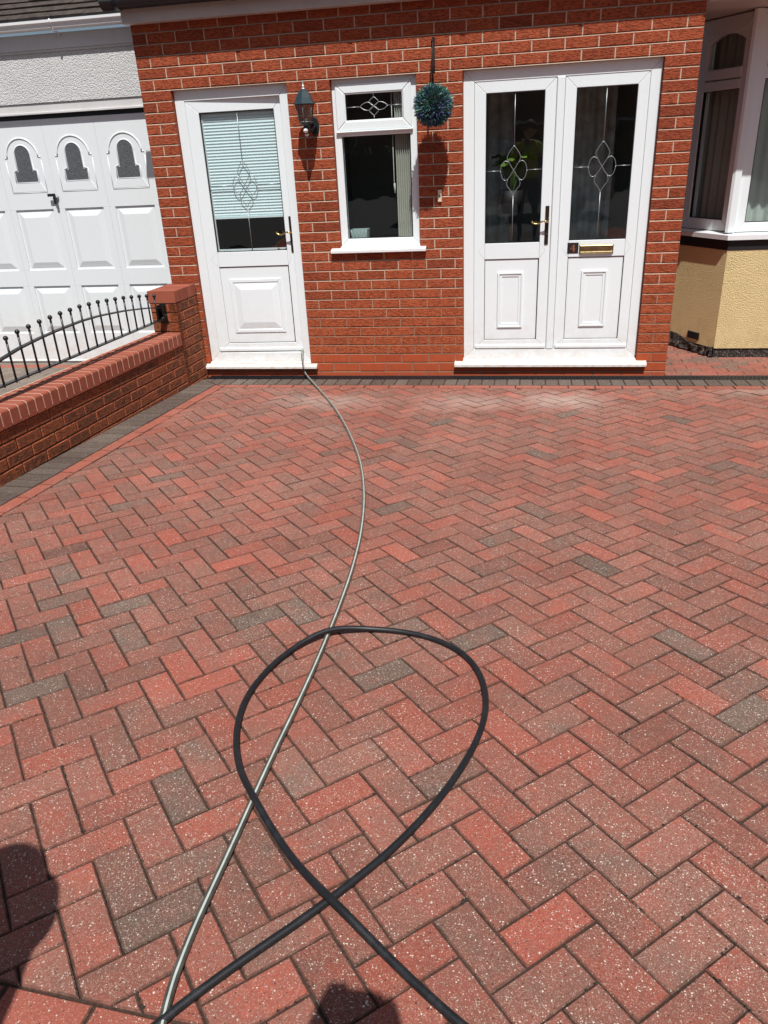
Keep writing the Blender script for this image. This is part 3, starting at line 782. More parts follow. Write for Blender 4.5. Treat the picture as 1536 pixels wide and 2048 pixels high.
def door_double():
    mb=frame_part('f',DD[0],DD[1],.140,Z0,.080,.075,.072,.080)
    mb.rect(FACE,3.1105,3.1665,.2125,2.1320,-.11,-REC+.006,.006)
    fr=mb.build('front_door',WHITE,house); fr['label']='white double front door with two glazed leaves and a brass letter plate'
    sill(fr,2.384,3.888,.083,.141,.042,SILLD)
    F=face_at(REC+.004)
    for (x0,x1,g,p,mr,mc,hd) in ((2.531,3.1085,(2.614,3.030,1.033,2.054),(2.614,3.028,.288,.914),(2.717,2.914,.385,.814),2.821,True),
                            (3.1685,3.7385,(3.248,3.663,1.038,2.054),(3.248,3.662,.290,.916),(3.356,3.551,.388,.814),3.455,False)):
        def mould(mb,F,mr=mr): panel_mould(mb,F,*mr,-.008,.034,.012)
        def lines(mb,F,g=g,mc=mc): motif(mb,F,mc,1.542,.166,-.170,.098,.097,g[3]-.012 if mc<3 else g[3],g[2],g[0],g[1],-.010)
        lf=leaf(fr,'door_leaf',F,x0,x1,.213,2.131,g,p,mould,'d',lines)
        if hd: lever(lf,F,3.079,1.016,1.289,1.180,0)
        else:
            mb=MB(); mb.rect(F,3.328,3.580,.936,1.006,0,.006,.002); mb.build('letter_plate',OLDBRASS,lf)
            mb=MB(); mb.rect(F,3.334,3.574,.958,1.001,.006,.012,.004,chd=.003); mb.rect(F,3.334,3.574,.939,.956,.006,.017,.006,chd=.006); mb.build('letter_flap',OLDBRASS,lf)
            mb=MB(); mb.rect(F,3.240,3.322,.944,1.021,0,.004,.001); pl=mb.build('number_plaque',simple('dark_plaque',(.022,.020,.020),.3,var=.2),lf)
            mb=MB(); G=Fr(F(3.281,.9825,.0045),F.u,F.v,F.n)
            mb.rect(G,.003,.0105,-.0225,.0225,0,.002); mb.rect(G,-.003,.0165,-.0250,-.0225,0,.002)
            mb.rect(G,-.018,.003,-.0095,-.005,0,.002); mb.rect(G,.0105,.0195,-.0095,-.005,0,.002)
            mb.prism(G,[(-.018,-.005),(-.0145,-.005),(.003,.0175),(.003,.0225)],0,.002)
            mb.build('number_digit',COPPER,lf)
door_double()
def window_small():
    mb=frame_part('f',DW[0],DW[1],1.041,Z0,.056,.058,.058,.055)
    mb.rect(FACE,DW[0]+.04,DW[1]-.04,1.828,1.862,-.10,-REC-.004,.003)
    fr=mb.build('window',WHITE,house); fr['label']='small white window with a top opening light between lantern and topiary ball'
    sill(fr,1.412,2.160,1.000,1.045,.043,WSILL)
    F=face_at(REC-.012)
    mb=MB(); mb.ring(F,1.506,2.074,1.864,2.176,.068,.064,.064,.066,-.06,0,ch=.005,bead=.006,gap=.0006); 
    mb.rect(F,1.500,2.080,1.852,1.8635,-.02,.012,.004); sa=mb.build('sash',WHITE,fr)
    mb=MB(); mb.ring(F,1.573,2.011,1.927,2.111,.004,.004,.004,.004,-.02,-.006,ch=0,gap=0); mb.ring(F,1.531,2.059,1.098,1.829,.005,.005,.005,.005,-.055,-.034,ch=0,gap=0); mb.build('gasket',BLACKP,fr)
    mb=MB(); mb.poly([F(1.573,1.927,-.014),F(2.011,1.927,-.014),F(2.011,2.111,-.014),F(1.573,2.111,-.014)]); mb.poly([F(1.531,1.098,-.045),F(2.059,1.098,-.045),F(2.059,1.829,-.045),F(1.531,1.829,-.045)])
    mb.build('glass',GLASS,fr)
    mb=MB(); cx,cz,d=1.792,2.020,-.011
    def cv(pts,k=5): mb.tube([F(cx+a,cz+b,d) for a,b,*_ in catmull([(p[0],p[1],0) for p in pts],k)],.0027,6)
    for s in (-1,1):
        cv([(s*.104,0),(s*.075,.020),(s*.040,.026),(s*.012,.010),(0,0),(-s*.020,-.012),(-s*.034,-.028),(-s*.020,-.046),(0,-.062)])
        cv([(s*.104,0),(s*.075,-.020),(s*.040,-.026),(s*.012,-.010),(0,0),(-s*.020,.012),(-s*.034,.030),(-s*.020,.046),(0,.060)])
        mb.tube([F(cx+s*.104,cz,d),F(1.573 if s<0 else 2.011,cz,d)],.0027,6)
    mb.tube([F(cx,cz+.060,d),F(cx,2.111,d)],.0027,6); mb.tube([F(cx,cz-.062,d),F(cx,1.927,d)],.0027,6)
    mb.build('lead_strip',LEAD,fr)
    # vertical blind slats drawn to the right
    mb=MB(); x=1.935
    while x<2.050:
        mb.box(x,x+.0030,.098,.150,1.10,2.13); mb.poly([(x+.0031,.101,1.10),(x+.012,.128,1.10),(x+.012,.128,2.13),(x+.0031,.101,2.13)]); x+=.0165
    mb.build('vertical_blind',VBLIND,fr,fix=True)
    mb=MB(); mb.box(1.530,2.08,.095,.130,2.125,2.155,.002); mb.tube([(1.916,.09,2.125),(1.916,.088,1.50),(1.918,.088,1.45)],.003,8); mb.tube([(1.918,.088,1.49),(1.920,.088,1.42)],.007,10); mb.build('blind_rail',VBLIND,fr)
window_small()
# things on the inner ledge
mb=MB(); mb.box(1.37,2.24,.102,.34,1.040,1.070,.004); mb.build('window_ledge',simple('white_ledge',(.35,.35,.35),.5),house)
mb=MB()
F_=Fr((1.60,.22,1.0702),(1,0,0),(0,1,0),(0,0,1))
def basket():
    a=mb.add([F_(-.060,-.05,0),F_(.060,-.05,0),F_(.060,.05,0),F_(-.060,.05,0)]); b=mb.add([F_(-.070,-.06,.085),F_(.070,-.06,.085),F_(.070,.06,.085),F_(-.070,.06,.085)])
    c=mb.add([F_(-.064,-.054,.085),F_(.064,-.054,.085),F_(.064,.054,.085),F_(-.064,.054,.085)]); d=mb.add([F_(-.056,-.046,.006),F_(.056,-.046,.006),F_(.056,.046,.006),F_(-.056,.046,.006)])
    for p,q in ((a,b),(b,c),(c,d)):
        for i in range(4): j=(i+1)%4; mb.face((p[i],p[j],q[j],q[i]))
    mb.face(d); mb.face(a[::-1])
    for k in range(5):
        x=-.055+k*.027; mb.tube([F_(x,-.0605,.012),F_(x*1.08,-.0625,.080)],.0025,6)
basket()
tag(mb.build('storage_basket',simple('pale_plastic',(.42,.52,.50),.45)),'small pale plastic basket inside the small window, bottom left of the glass','basket')
# curtains at the back of the lobby and a potted plant by the front door
def curtain(x0,x1,z0,z1,y,lab):
    c=MB(); n=int((x1-x0)/.012); prev=None
    for i in range(n+1):
        x=x0+(x1-x0)*i/n; yy=y+.022*math.sin(x*62)+.010*math.sin(x*23+1)
        idx=c.add([(x,yy,z0),(x,yy,z1)])
        if prev: c.face((prev[0],idx[0],idx[1],prev[1]),0,(.5,)*3,True)
        prev=idx
    return tag(c.build('curtain',CURT),lab,'curtain')
curtain(2.42,2.80,.12,2.3,.76,'grey curtain hanging deep inside behind the left front door leaf')
curtain(3.22,3.60,.12,2.3,.80,'grey curtain hanging deep inside behind the right front door leaf')
def inside_plant():
    t=thing('potted_plant','green broad-leaved plant inside, seen through the left front door leaf','plant',(2.80,.42,.1))
    mb=MB(); mb.box(2.79,2.81,.41,.43,.10,1.22,.004); st=mb.build('plant_stand',simple('dark_wood',(.03,.02,.015),.5),t)
    mb=MB(); mb.lathe([(.0,1.221),(.07,1.221),(.095,1.39),(.088,1.39),(.07,1.35),(0,1.35)],(2.80,.42,0),24); mb.build('pot',simple('dark_pot',(.012,.010,.010),.6),t)
    mb=MB()
    for k in range(16):
        a=2*math.pi*k/16+random.uniform(-.2,.2); L_=random.uniform(.14,.24); lift=random.uniform(.22,.29); cx,cy=2.80,.40
        d=Vector((math.cos(a),math.sin(a)*.7,0)); s_=Vector((-d.y,d.x,0)).normalized()
        rows=[]
        for i in range(7):
            tt=i/6; p=Vector((cx,cy,1.37))+d*L_*tt+Vector((0,0,lift*math.sin(min(1,tt*1.25)*math.pi*.62))); wdt=.042*math.sin(math.pi*min(1,.12+tt*.88))**.8
            rows.append(mb.add([p-s_*wdt+Vector((0,0,-.008)),p+Vector((0,0,.004)),p+s_*wdt+Vector((0,0,-.008))]))
        for p,q in zip(rows,rows[1:]):
            for j in (0,1): mb.face((p[j],p[j+1],q[j+1],q[j]),0,(.5,)*3,True)
    mb.build('leaves',simple('lime_leaf',(.10,.17,.022),.45,var=.35,vs=30),t)
inside_plant()

# ------------------------------------------------------------------ bay window
BC=(4.514,.55); ad=(-math.cos(R(60)),math.sin(R(60)))
AF=Fr((BC[0],BC[1],0),(-ad[0],-ad[1],0),(0,0,1),(-ad[1]*1.0,ad[0]*1.0,0))
# outward normal of the angled side: towards -x,-y
AF.n=Vector((-math.sin(R(60)),-math.cos(R(60)),0))
BF=Fr((BC[0],BC[1],0),(1,0,0),(0,0,1),(0,-1,0))
def bay():
    AL=.95
    mb=MB(); mb.rect(BF,0,4.5,.085,.872,-.1,0); mb.rect(AF,-AL,0,.085,.872,-.1,0); bw=mb.build('bay_wall',YEL,house)
    # tarred base, rough
    mb=MB(); n=60
    for F,a0,a1,base in ((BF,0.0,4.5,-.010),(AF,-AL,0.0,.004)):
        prev=None; N=int((a1-a0)/.02)
        for i in range(N+1):
            a=a0+(a1-a0)*i/N; col=[]
            edge=.083 if F is BF else .100+.03*math.sin(a*9)+random.uniform(-.004,.004)
            for j,z in enumerate((-.01,.02,.045,.07,edge)):
                rr=0 if F is BF else random.uniform(-.004,.030)*(1.2-z*6)
                col.append(F(a,z,base+rr*(j>0)))
            col.append(F(a,edge+.002,-.02))
            idx=mb.add(col)
            if prev:
                for j in range(5): mb.face((prev[j],idx[j],idx[j+1],prev[j+1]))
            prev=idx
    mb.build('tarred_base',BITU,bw)
    # black tar band under the sill, with the sill's shadow painted into it
    mb=MB(); mb.rect(BF,0,4.5,.872,.950,-.1,.004); mb.rect(AF,-AL,0,.872,.950,-.1,.004); mb.build('black_band',BANDB,bw)
    # air brick
    mb=MB(); mb.obox(AF,-.33,-.19,.118,.178,-.02,.004,.001); 
    for i in range(8): mb.obox(AF,-.325+i*.017,-.316+i*.017,.124,.172,.003,.008,.001)
    mb.build('air_brick',BLACKP,bw)
    bf=MB(); 
    # sill following the bay
    def spoly(out):
        c=1/math.cos(R(28)); 
        return out
    o_=.035
    k=o_*math.tan(R(28))
    P=[BF(4.5,0,o_)]
    for (z0,z1) in ((.952,1.000),):
        pts_out=[BF(4.5,0,o_),BF(-k,0,o_),AF(-AL,0,o_)]; pts_in=[BF(4.5,0,-.15),BF(.08,0,-.15),AF(-AL,0,-.15)]
        a=bf.add([(p.x,p.y,z0) for p in pts_out]); b=bf.add([(p.x,p.y,z1-.012) for p in pts_out]); c=bf.add([(p.x,p.y,z1+.008) for p in pts_in]); d=bf.add([(p.x,p.y,z0) for p in pts_in])
        for i in (0,1): bf.face((a[i+1],a[i],b[i],b[i+1])); bf.face((b[i+1],b[i],c[i],c[i+1])); bf.face((a[i],a[i+1],d[i+1],d[i]))
        bf.face((a[0],d[0],c[0],b[0]))
    bwn=MB()
    FB=Fr(BF(0,0,-.05),BF.u,BF.v,BF.n); FA=Fr(AF(-.03,0,-.05),AF.u,AF.v,AF.n)
    bwn=MB()
    bwn.ring(FB,.035,1.55,1.003,2.508,.075,.075,.070,.105,-.07,0,ch=.004,gap=.0005)
    bwn.rect(FB,.110,1.475,2.068,2.145,-.06,-.004,.004)
    bwn.ring(FB,1.56,3.0,1.003,2.508,.075,.075,.070,.105,-.07,0,ch=.004,gap=.0005)
    bwn.ring(FA,-.62,-.035,1.003,2.508,.10,.10,.085,.110,-.07,0,ch=.004,gap=.0005)
    bwn.rect(FA,-.52,-.135,2.020,2.085,-.06,.003,.004); bwn.rect(FA,-.52,-.135,2.095,2.165,-.06,.003,.004)
    bwn.ring(FA,-.95,-.63,1.003,2.508,.08,.08,.085,.110,-.07,0,ch=.004,gap=.0005)
    # corner post
    FC=Fr((BC[0],BC[1]+.030,0),(1,0,0),(0,1,0),(0,0,1))
    bwn.prism(FC,[(-.030,.010),(-.012,-.004),(.034,-.004),(.034,.07),(0,.07)],1.003,2.508,0)
    # arched head inside the small top light
    A=[]; n=14
    for i in range(n):
        t0,t1=i/n,(i+1)/n; x0,x1=-.52+.385*t0,-.52+.385*t1
        h=lambda t:2.398-.055*(1-math.sin(math.pi*(.18+.64*t)))/(1-math.sin(math.pi*.18)+1e-6)
        bwn.prism(FA,[(x0,h(t0)),(x1,h(t1)),(x1,2.3985),(x0,2.3985)],-.05,-.004)
    wn=bwn.build('bay_window',WHITE,house)
    bf.build('sill',WSILL,wn)
    mb=MB()
    for F,x0,x1 in ((FB,.110,1.475),(FB,1.635,2.925),(FA,-.52,-.135)):
        for z0,z1 in ((1.073,2.07),(2.14,2.405)):
            mb.poly([F(x0,z0,-.03),F(x1,z0,-.03),F(x1,z1,-.03),F(x0,z1,-.03)])
    mb.build('glass',GLASS,wn)
    mb=MB()
    for F,x0,x1 in ((FB,.115,3.0),(FA,-.62,-.06)):
        prev=None; nn_=int((x1-x0)/.010)
        for i_ in range(nn_+1):
            x=x0+(x1-x0)*i_/nn_; dd_=-.135-.014*math.sin(x*75)-.008*math.sin(x*31+.7)
            idx=mb.add([F(x,1.03,dd_),F(x,2.42,dd_)])
            if prev: mb.face((prev[0],idx[0],idx[1],prev[1]),0,(.5,)*3,True)
            prev=idx
    mb.build('curtain',simple('grey_green_curtain',(.50,.56,.50),.8),wn)
    mb=MB(); 
    for z0,z1 in ((1.073,2.07),):
        mb.ring(FB,.110,1.475,z0,2.068,.005,.005,.005,.005,-.03,-.006,ch=0,gap=0); mb.ring(FA,-.52,-.135,1.088,2.020,.005,.005,.005,.005,-.03,-.006,ch=0,gap=0)
    mb.build('gasket',BLACKP,wn)
    # dark room behind
    mb=MB(); mb.poly([(3.6,2.4,0),(9.2,2.4,0),(9.2,2.4,2.6),(3.6,2.4,2.6)]); mb.poly([(9.0,.55,0),(9.0,2.4,0),(9.0,2.4,2.6),(9.0,.55,2.6)]); mb.poly([(4.06,1.42,0),(3.6,2.4,0),(3.6,2.4,2.6),(4.06,1.42,2.6)])
    mb.poly([(4.58,.66,2.512),(9,.66,2.512),(9,2.4,2.512),(3.62,2.4,2.512)]); mb.poly([(4.58,.66,.9),(9,.66,.9),(9,2.4,.9),(3.62,2.4,.9)])
    mb.build('bay_room',simple('room_wall',(.12,.11,.10),.9),house)
bay()

# ------------------------------------------------------------------ neighbour's garage
gar=thing('garage','white rendered garage next door with a panelled up-and-over door','garage',(-1.2,.5,0))
GY=.50; RY=.44
def garage():
    mb=MB(); FR=face_at(RY)
    mb.rect(FR,-6,-.005,2.218,2.62,-.2,0); mb.rect(FR,-6,-2.36,-.01,2.218,-.2,0); mb.rect(FR,-.16,-.005,-.01,2.218,-.2,0)
    w_=mb.build('wall',PEBW,gar)
    mb=MB(); mb.box(-6,-.004,RY-.018,RY-.001,2.592,2.70,.002); mb.box(-6,-.004,RY-.010,RY-.0005,2.575,2.592,.002); mb.build('fascia',FASC,gar)
    mb=MB(); mb.box(-2.36,-.004,RY+.010,RY+.05,2.150,2.2165,.003); mb.box(-2.36,-.004,RY-.003,RY+.05,2.136,2.150,.002); mb.box(-2.36,-2.28,RY+.01,RY+.08,0,2.128,.002); mb.box(-.20,-.161,RY+.01,RY+.08,0,2.128,.002)
    mb.build('door_frame',FASC,gar)
    mb=MB(); mb.box(-2.30,-.17,RY+.058,RY+.10,2.085,2.16); mb.build('door_gap_shade',BLACKP,gar)  # black strip put in as the shade of the gap over the door
    g=gutter('g',-6,-.075,RY-.078,2.775,.052,WHITE,gar,True)
    gu=g.build('gutter',simple('white_gutter',(.80,.80,.80),.35),gar)
    for x in (-.815,-2.3):
        mb=MB()
        pr=[(RY-.134,2.780),(RY-.134,2.755),(RY-.112,2.740),(RY-.112,2.708),(RY-.10,2.698),(RY-.05,2.698),(RY-.018,2.670)]
        mb.tube([(x,a,b) for a,b in pr],.006,6)
        mb.build('gutter_bracket',WSILL,gu)
    # coloured union where the gutter stops at the porch
    mb=MB(); mb.box(-.085,-.016,RY-.142,RY-.018,2.705,2.785,.006); mb.box(-.080,-.012,RY-.14,RY-.02,2.66,2.705,.006); mb.build('gutter_stop',GREYF,gu)
    mb=MB(); tiles(mb,-6,-.02,RY-.075,2.79,R(33),26,gauge=.095); mb.build('roof',TILE,gar)
    # the door: base sheet, rails and stiles leaving sunk fields, raised fields
    F=face_at(GY); X1=-.205; pitch=.4855; cols=[X1-.255-pitch*i for i in range(4)]
    mb=MB(); mb.rect(F,-2.30,X1+.04,.012,2.10,-.04,0); T=.012
    xs=[]
    PWD=.372
    left=-2.30; right=X1+.04
    # stile bands between fields
    edges_=[]
    for c in sorted(cols): edges_.append((c-PWD/2,c+PWD/2))
    rows=[(.285,.722),(.868,1.388)]
    zl=[.012]+[v for r_ in rows for v in r_]+[2.10]
    # horizontal rails
    for z0,z1 in ((.012,.285),(.722,.868),(1.388,2.10)):
        px=left
        for i,(a,b) in enumerate(edges_):
            nx=(b+edges_[i+1][0])/2 if i<3 else right
            mb.rect(F,px+.0006,nx-.0006,z0,z1,0,T,.0015); px=nx
    for z0,z1 in rows:
        pts=[left]+[v for e in edges_ for v in e]+[right]
        for i in range(0,len(pts),2):
            a,b=pts[i],pts[i+1]
            if i in(0,len(pts)-2): mb.rect(F,a,b,z0+.0006,z1-.0006,0,T,.0015)
            else:
                mid=(a+b)/2; mb.rect(F,a,mid-.0006,z0+.0006,z1-.0006,0,T,.0015); mb.rect(F,mid+.0006,b,z0+.0006,z1-.0006,0,T,.0015)
        for (a,b) in edges_:
            mb.prism(F,[(a+.022,z0+.022),(b-.022,z0+.022),(b-.022,z1-.022),(a+.022,z1-.022)],0,.015,.045,chd=.013)
    # bottom rail lip and top edge
    mb.rect(F,left,right,.010,.026,T,T+.008,.003); mb.rect(F,left,right,2.078,2.10,T,T+.006,.002)
    # arch mouldings
    for c in cols:
        zc=1.815
        pts=[(c+.150*math.cos(a),zc+.150*math.sin(a)) for a in [math.pi*k/20 for k in range(21)]]
        mb.tube([F(x,z,T) for x,z in pts],.0085,6,flat=.9)
        for s in (-1,1):
            mb.tube([F(c+s*.150,zc,T),F(c+s*.172,zc-.002,T)],.006,6)
            mb.tube([F(c+s*.172,zc-.03,T),F(c+s*.168,1.530,T)],.003,6)
        mb.tube([F(c-.168,1.530,T),F(c+.168,1.530,T)],.004,6)
        mb.prism(F,[(c-.165,1.535),(c+.165,1.535),(c+.125,1.605),(c-.125,1.605)],T-.002,T+.004,.002)
        # inner surround
        pts=[(c-.112,1.610),(c-.112,1.705),(c-.078,1.715)]+[(c+.078*math.cos(a),zc+.012+.084*math.sin(a)) for a in [math.pi-math.pi*k/16 for k in range(17)]]+[(c+.078,1.715),(c+.112,1.705),(c+.112,1.610),(c-.112,1.610)]
        mb.tube([F(x,z,T+.001) for x,z in pts],.005,6)
    dr=mb.build('garage_door',GARW,gar)
    M=Mat('frosted_garage_pane'); v=M.voro(120); nn=M.noise(260,3,.8); M.col(M.mix(M.ramp(M.math('ADD',M.math('MULTIPLY',v,.4),nn),[(.5,0.0),(.85,1.0)]),(.022,.024,.028),(.16,.17,.18))).rough(.35); M.addbump(nn,.8,.004)
    for c in cols:
        zc=1.827
        mb=MB(); top=[(c+.070*math.cos(a),zc+.078*math.sin(a)) for a in [math.pi*k/16 for k in range(17)]]
        mb.poly([F(x,z,T+.0015) for x,z in [(c-.070,1.702),(c+.070,1.702)]+top]); mb.poly([F(x,z,T+.0015) for x,z in [(c-.103,1.618),(c+.103,1.618),(c+.103,1.702),(c-.103,1.702)]])
        mb.build('window_pane',M.m,dr)
    mb=MB(); hx=-1.19; mb.lathe([(.0,.030),(.020,.028),(.024,.022),(.026,.012)],F(hx,1.475,0),18,axis='y')
    mb.build('lock_escutcheon',simple('grey_escutcheon',(.25,.25,.25),.4,metal=.5),dr)
    mb=MB(); mb.tube([F(hx+.0,1.475,.02),F(hx,1.475,.055)],.012,10); mb.obox(F,hx-.055,hx+.014,1.492,1.516,.045,.062,.004); mb.obox(F,hx-.006,hx+.016,1.43,1.512,.045,.060,.004); mb.build('handle',BLACKP,dr)
garage()

# ------------------------------------------------------------------ garden wall with coping and end pillar
def gardenwall():
    t=thing('garden_wall','low brindled brick wall with smooth red coping, dividing the two driveways','wall',(.05,-1.5,0))
    shear=lambda y: -.018*(y+.4)                     # wall rises slightly with the drive
    Wd=Vector((wd[0],wd[1],0)); Wn=Vector((wn_[0],wn_[1],0)); O=Vector((W0[0],W0[1],0))
    F=Fr(O,Wd,(0,0,1),Wn)                            # a<0 runs towards the camera
    def shp(mb):
        out=[]
        for v in mb.v:
            out.append((v[0],v[1],v[2]+ (shear(v[1]) if v[1]<-.30 else shear(-.30)*max(0,v[1]/-.30))))
        mb.v=out
    TOP=.468; L_=8.0; TH_=.235
    mb=MB(); mo=MB()
    for k in range(9):
        zt=TOP-.108-k*.075; zb=zt-.075
        if zt<-.05: continue
        x=-L_-(.1125 if k%2 else 0)
        while x<-.37:
            a,b=x,min(x+.225,-.362)
            if b-a>.04:
                for (FF,s0) in ((F,0),):
                    mb.cored(F,a+.005,b-.005,zb+.0055,zt-.0055,-.06,random.gauss(0,.0008),.003,.014)
                    mb.rect(Fr(F(0,0,-TH_+.01),F.u*-1,F.v,F.n*-1),-b+.004,-a-.004,zb+.005,zt-.005,-.06,0,.002)
            x+=.225
    mo.rect(F,-L_,-.01,-.1,TOP-.06,-TH_+.014,-.004,0,back=True)
    # pillar: three smooth-capped brick stack
    PX0,PX1=-.385,-.004; PT=.700
    for k in range(12):
        zt=PT-k*.075; zb=zt-.075
        if zt<-.05: continue
        st=[PX0,PX0+.105,PX0+.33] if k%2 else [PX0,PX0+.215]
        ed=st[1:]+[PX1]
        for a,b in zip(st,ed):
            if b-a>.03: mb.cored(F,a+(.005 if a>PX0 else 0),b-.005 if b<PX1 else b,zb+.0055,zt-.0055,-.06,.004,.003,.014)
        # front of the pillar (facing the camera)
        FP=Fr(F(PX0,0,.004),(-wn_[0],-wn_[1],0),(0,0,1),(-wd[0],-wd[1],0))   # coordinate runs to the back of the wall
        s2=[0,.105] if k%2 else [0]; e2_=s2[1:]+[.225]
        for a,b in zip(s2,e2_):
            FP2=Fr(F(PX0,0,.004),(wn_[0],wn_[1],0),(0,0,1),(-wd[0],-wd[1],0))
            mb.rect(FP2,-b+.004*(b<.225),-a-.004*(a>0),zb+.005,zt-.005,-.06,0,.002)
    mo.rect(F,PX0+.006,PX1,-.1,PT,-.222,-.002,0,back=True)
    shp(mb); shp(mo)
    bw=mb.build('brickwork',WALLB,t,fix=True); mo.build('mortar',MORTB,bw)
    # light bed under the coping
    mb=MB(); mj=MB()
    P=.0752; n=int((L_-.40)/P); 
    for i in range(n):
        a1=-.392-i*P; a0=a1-P+.0100
        # soldier-laid bullnose coping bricks: rounded top edges
        rr=.016; prof=[(.012,TOP-.103)]
        prof+= [(.012-rr+rr*math.cos(t_),TOP-rr+rr*math.sin(t_)) for t_ in [math.pi/2*j/5 for j in range(6)]]
        bk=-TH_-.002
        prof+= [(bk+rr+rr*math.cos(t_),TOP-rr+rr*math.sin(t_)) for t_ in [math.pi/2+math.pi/2*j/5 for j in range(6)]]
        prof+= [(bk,TOP-.103)]
        dd=abs(random.gauss(0,.0006))
        ia=mb.add([F(a0,z+dd,p) for p,z in prof]); ib=mb.add([F(a1,z+dd,p) for p,z in prof])
        for j in range(len(prof)): q=(j+1)%len(prof); mb.face((ia[j],ib[j],ib[q],ia[q]))
        mb.face(ia[::-1]); mb.face(ib)
    mj.rect(F,-L_,-.388,TOP-.103,TOP-.0010,-TH_+.001,.0108,.014)
    shp(mb); shp(mj)
    cp=mb.build('coping',COPE,t,fix=True); mj.build('mortar',MORTC,cp)
    # pillar cap: one front brick on edge plus rowlock bricks
    mb=MB(); zc0,zc1=.700,.795
    F3=F; mb.rect(F3,PX0-.003,PX0+.082,zc0+.003,zc1,-.228,.007,.004,back=True)
    a=PX0+.086
    while a<PX1-.01:
        b=min(a+.071,PX1); mb.rect(F3,a,b,zc0+.003,zc1-random.random()*.002,-.228,.0055,.003,back=True); a=b+.004
    shp(mb); cap=mb.build('pillar_cap',COPE,t,fix=True)
    mb=MB(); mb.rect(F3,PX0-.000,PX1-.002,zc0-.002,zc1-.004,-.224,.003,0); shp(mb); mb.build('mortar',MORTC if False else MORTB,cap)
    # railing
    rt=thing('railing','black iron railing with an arched top rail and ball-topped spikes above the low wall','railing',(.02,-1.5,.5))
    off=-.110; H=lambda a,z:F(a,z,off)
    zb_=.583
    def topz(y):    # arch
        pts=[(-.38,.655),(-.46,.676),(-.667,.712),(-.974,.751),(-1.29,.778),(-1.5,.786),(-1.73,.783),(-1.94,.775),(-2.16,.759),(-2.36,.731),(-2.55,.70),(-2.8,.655)]
        for (y0,z0),(y1,z1) in zip(pts,pts[1:]):
            if y<=y0 and y>=y1: return z0+(z1-z0)*(y-y0)/(y1-y0)
        return .65
    mb=MB(); ys=[-.40-.05*i for i in range(48)]
    def flatbar(mb,pts,w_,h_):
        prev=None
        for p in pts:
            i=mb.add([p+Wn*w_/2+Vector((0,0,h_/2)),p-Wn*w_/2+Vector((0,0,h_/2)),p-Wn*w_/2-Vector((0,0,h_/2)),p+Wn*w_/2-Vector((0,0,h_/2))])
            if prev:
                for k in range(4): mb.face((prev[k],prev[(k+1)%4],i[(k+1)%4],i[k]))
            else: mb.face(i)
            prev=i
        mb.face(prev[::-1])
    flatbar(mb,[H(y+.017,topz(y)-.0) for y in ys],.030,.010); mb.build('top_rail',IRON,rt,fix=True)
    mb=MB(); flatbar(mb,[H(-.40,zb_),H(-1.6,zb_+.004),H(-2.80,zb_+.012)],.032,.010); mb.build('bottom_rail',IRON,rt,fix=True)
    sp0=None
    for i in range(21):
        y=-.510-.1085*i; a=y+.017
        zt=topz(y)+ .098
        mb=MB(); mb.tube([H(a,zb_-.006),H(a,zt-.018)],.0066,8)
        c=H(a,zt-.006); prof=[(.0066,-.032),(.0075,-.024)]+[(.0148*math.cos(t_),.0148*math.sin(t_)) for t_ in [-math.pi/2*.75+ (math.pi/2*1.75)*j/8 for j in range(9)]]
        mb.lathe(prof,c,12); mb.build('spike',IRON,rt)
    mb=MB(); mb.obox(Fr(F(-.385,0,.004),(wn_[0],wn_[1],0),(0,0,1),(-wd[0],-wd[1],0)),-.140,-.086,.545,.700,0,.006,.001)
    FP=Fr(F(-.391,0,.0),(wn_[0],wn_[1],0),(0,0,1),(-wd[0],-wd[1],0))
    for xx in (-.135,-.092): mb.obox(FP,xx-.003,xx+.003,.575,.690,.0,.045,.001)
    mb.tube([FP(-.14,.655,.03),FP(-.085,.655,.03)],.007,8); mb.tube([FP(-.14,.590,.03),FP(-.085,.590,.03)],.009,8); mb.tube([FP(-.085,.612,.03),FP(-.07,.612,.03)],.008,8)
    mb.build('bracket',IRON,rt,fix=True)
gardenwall()

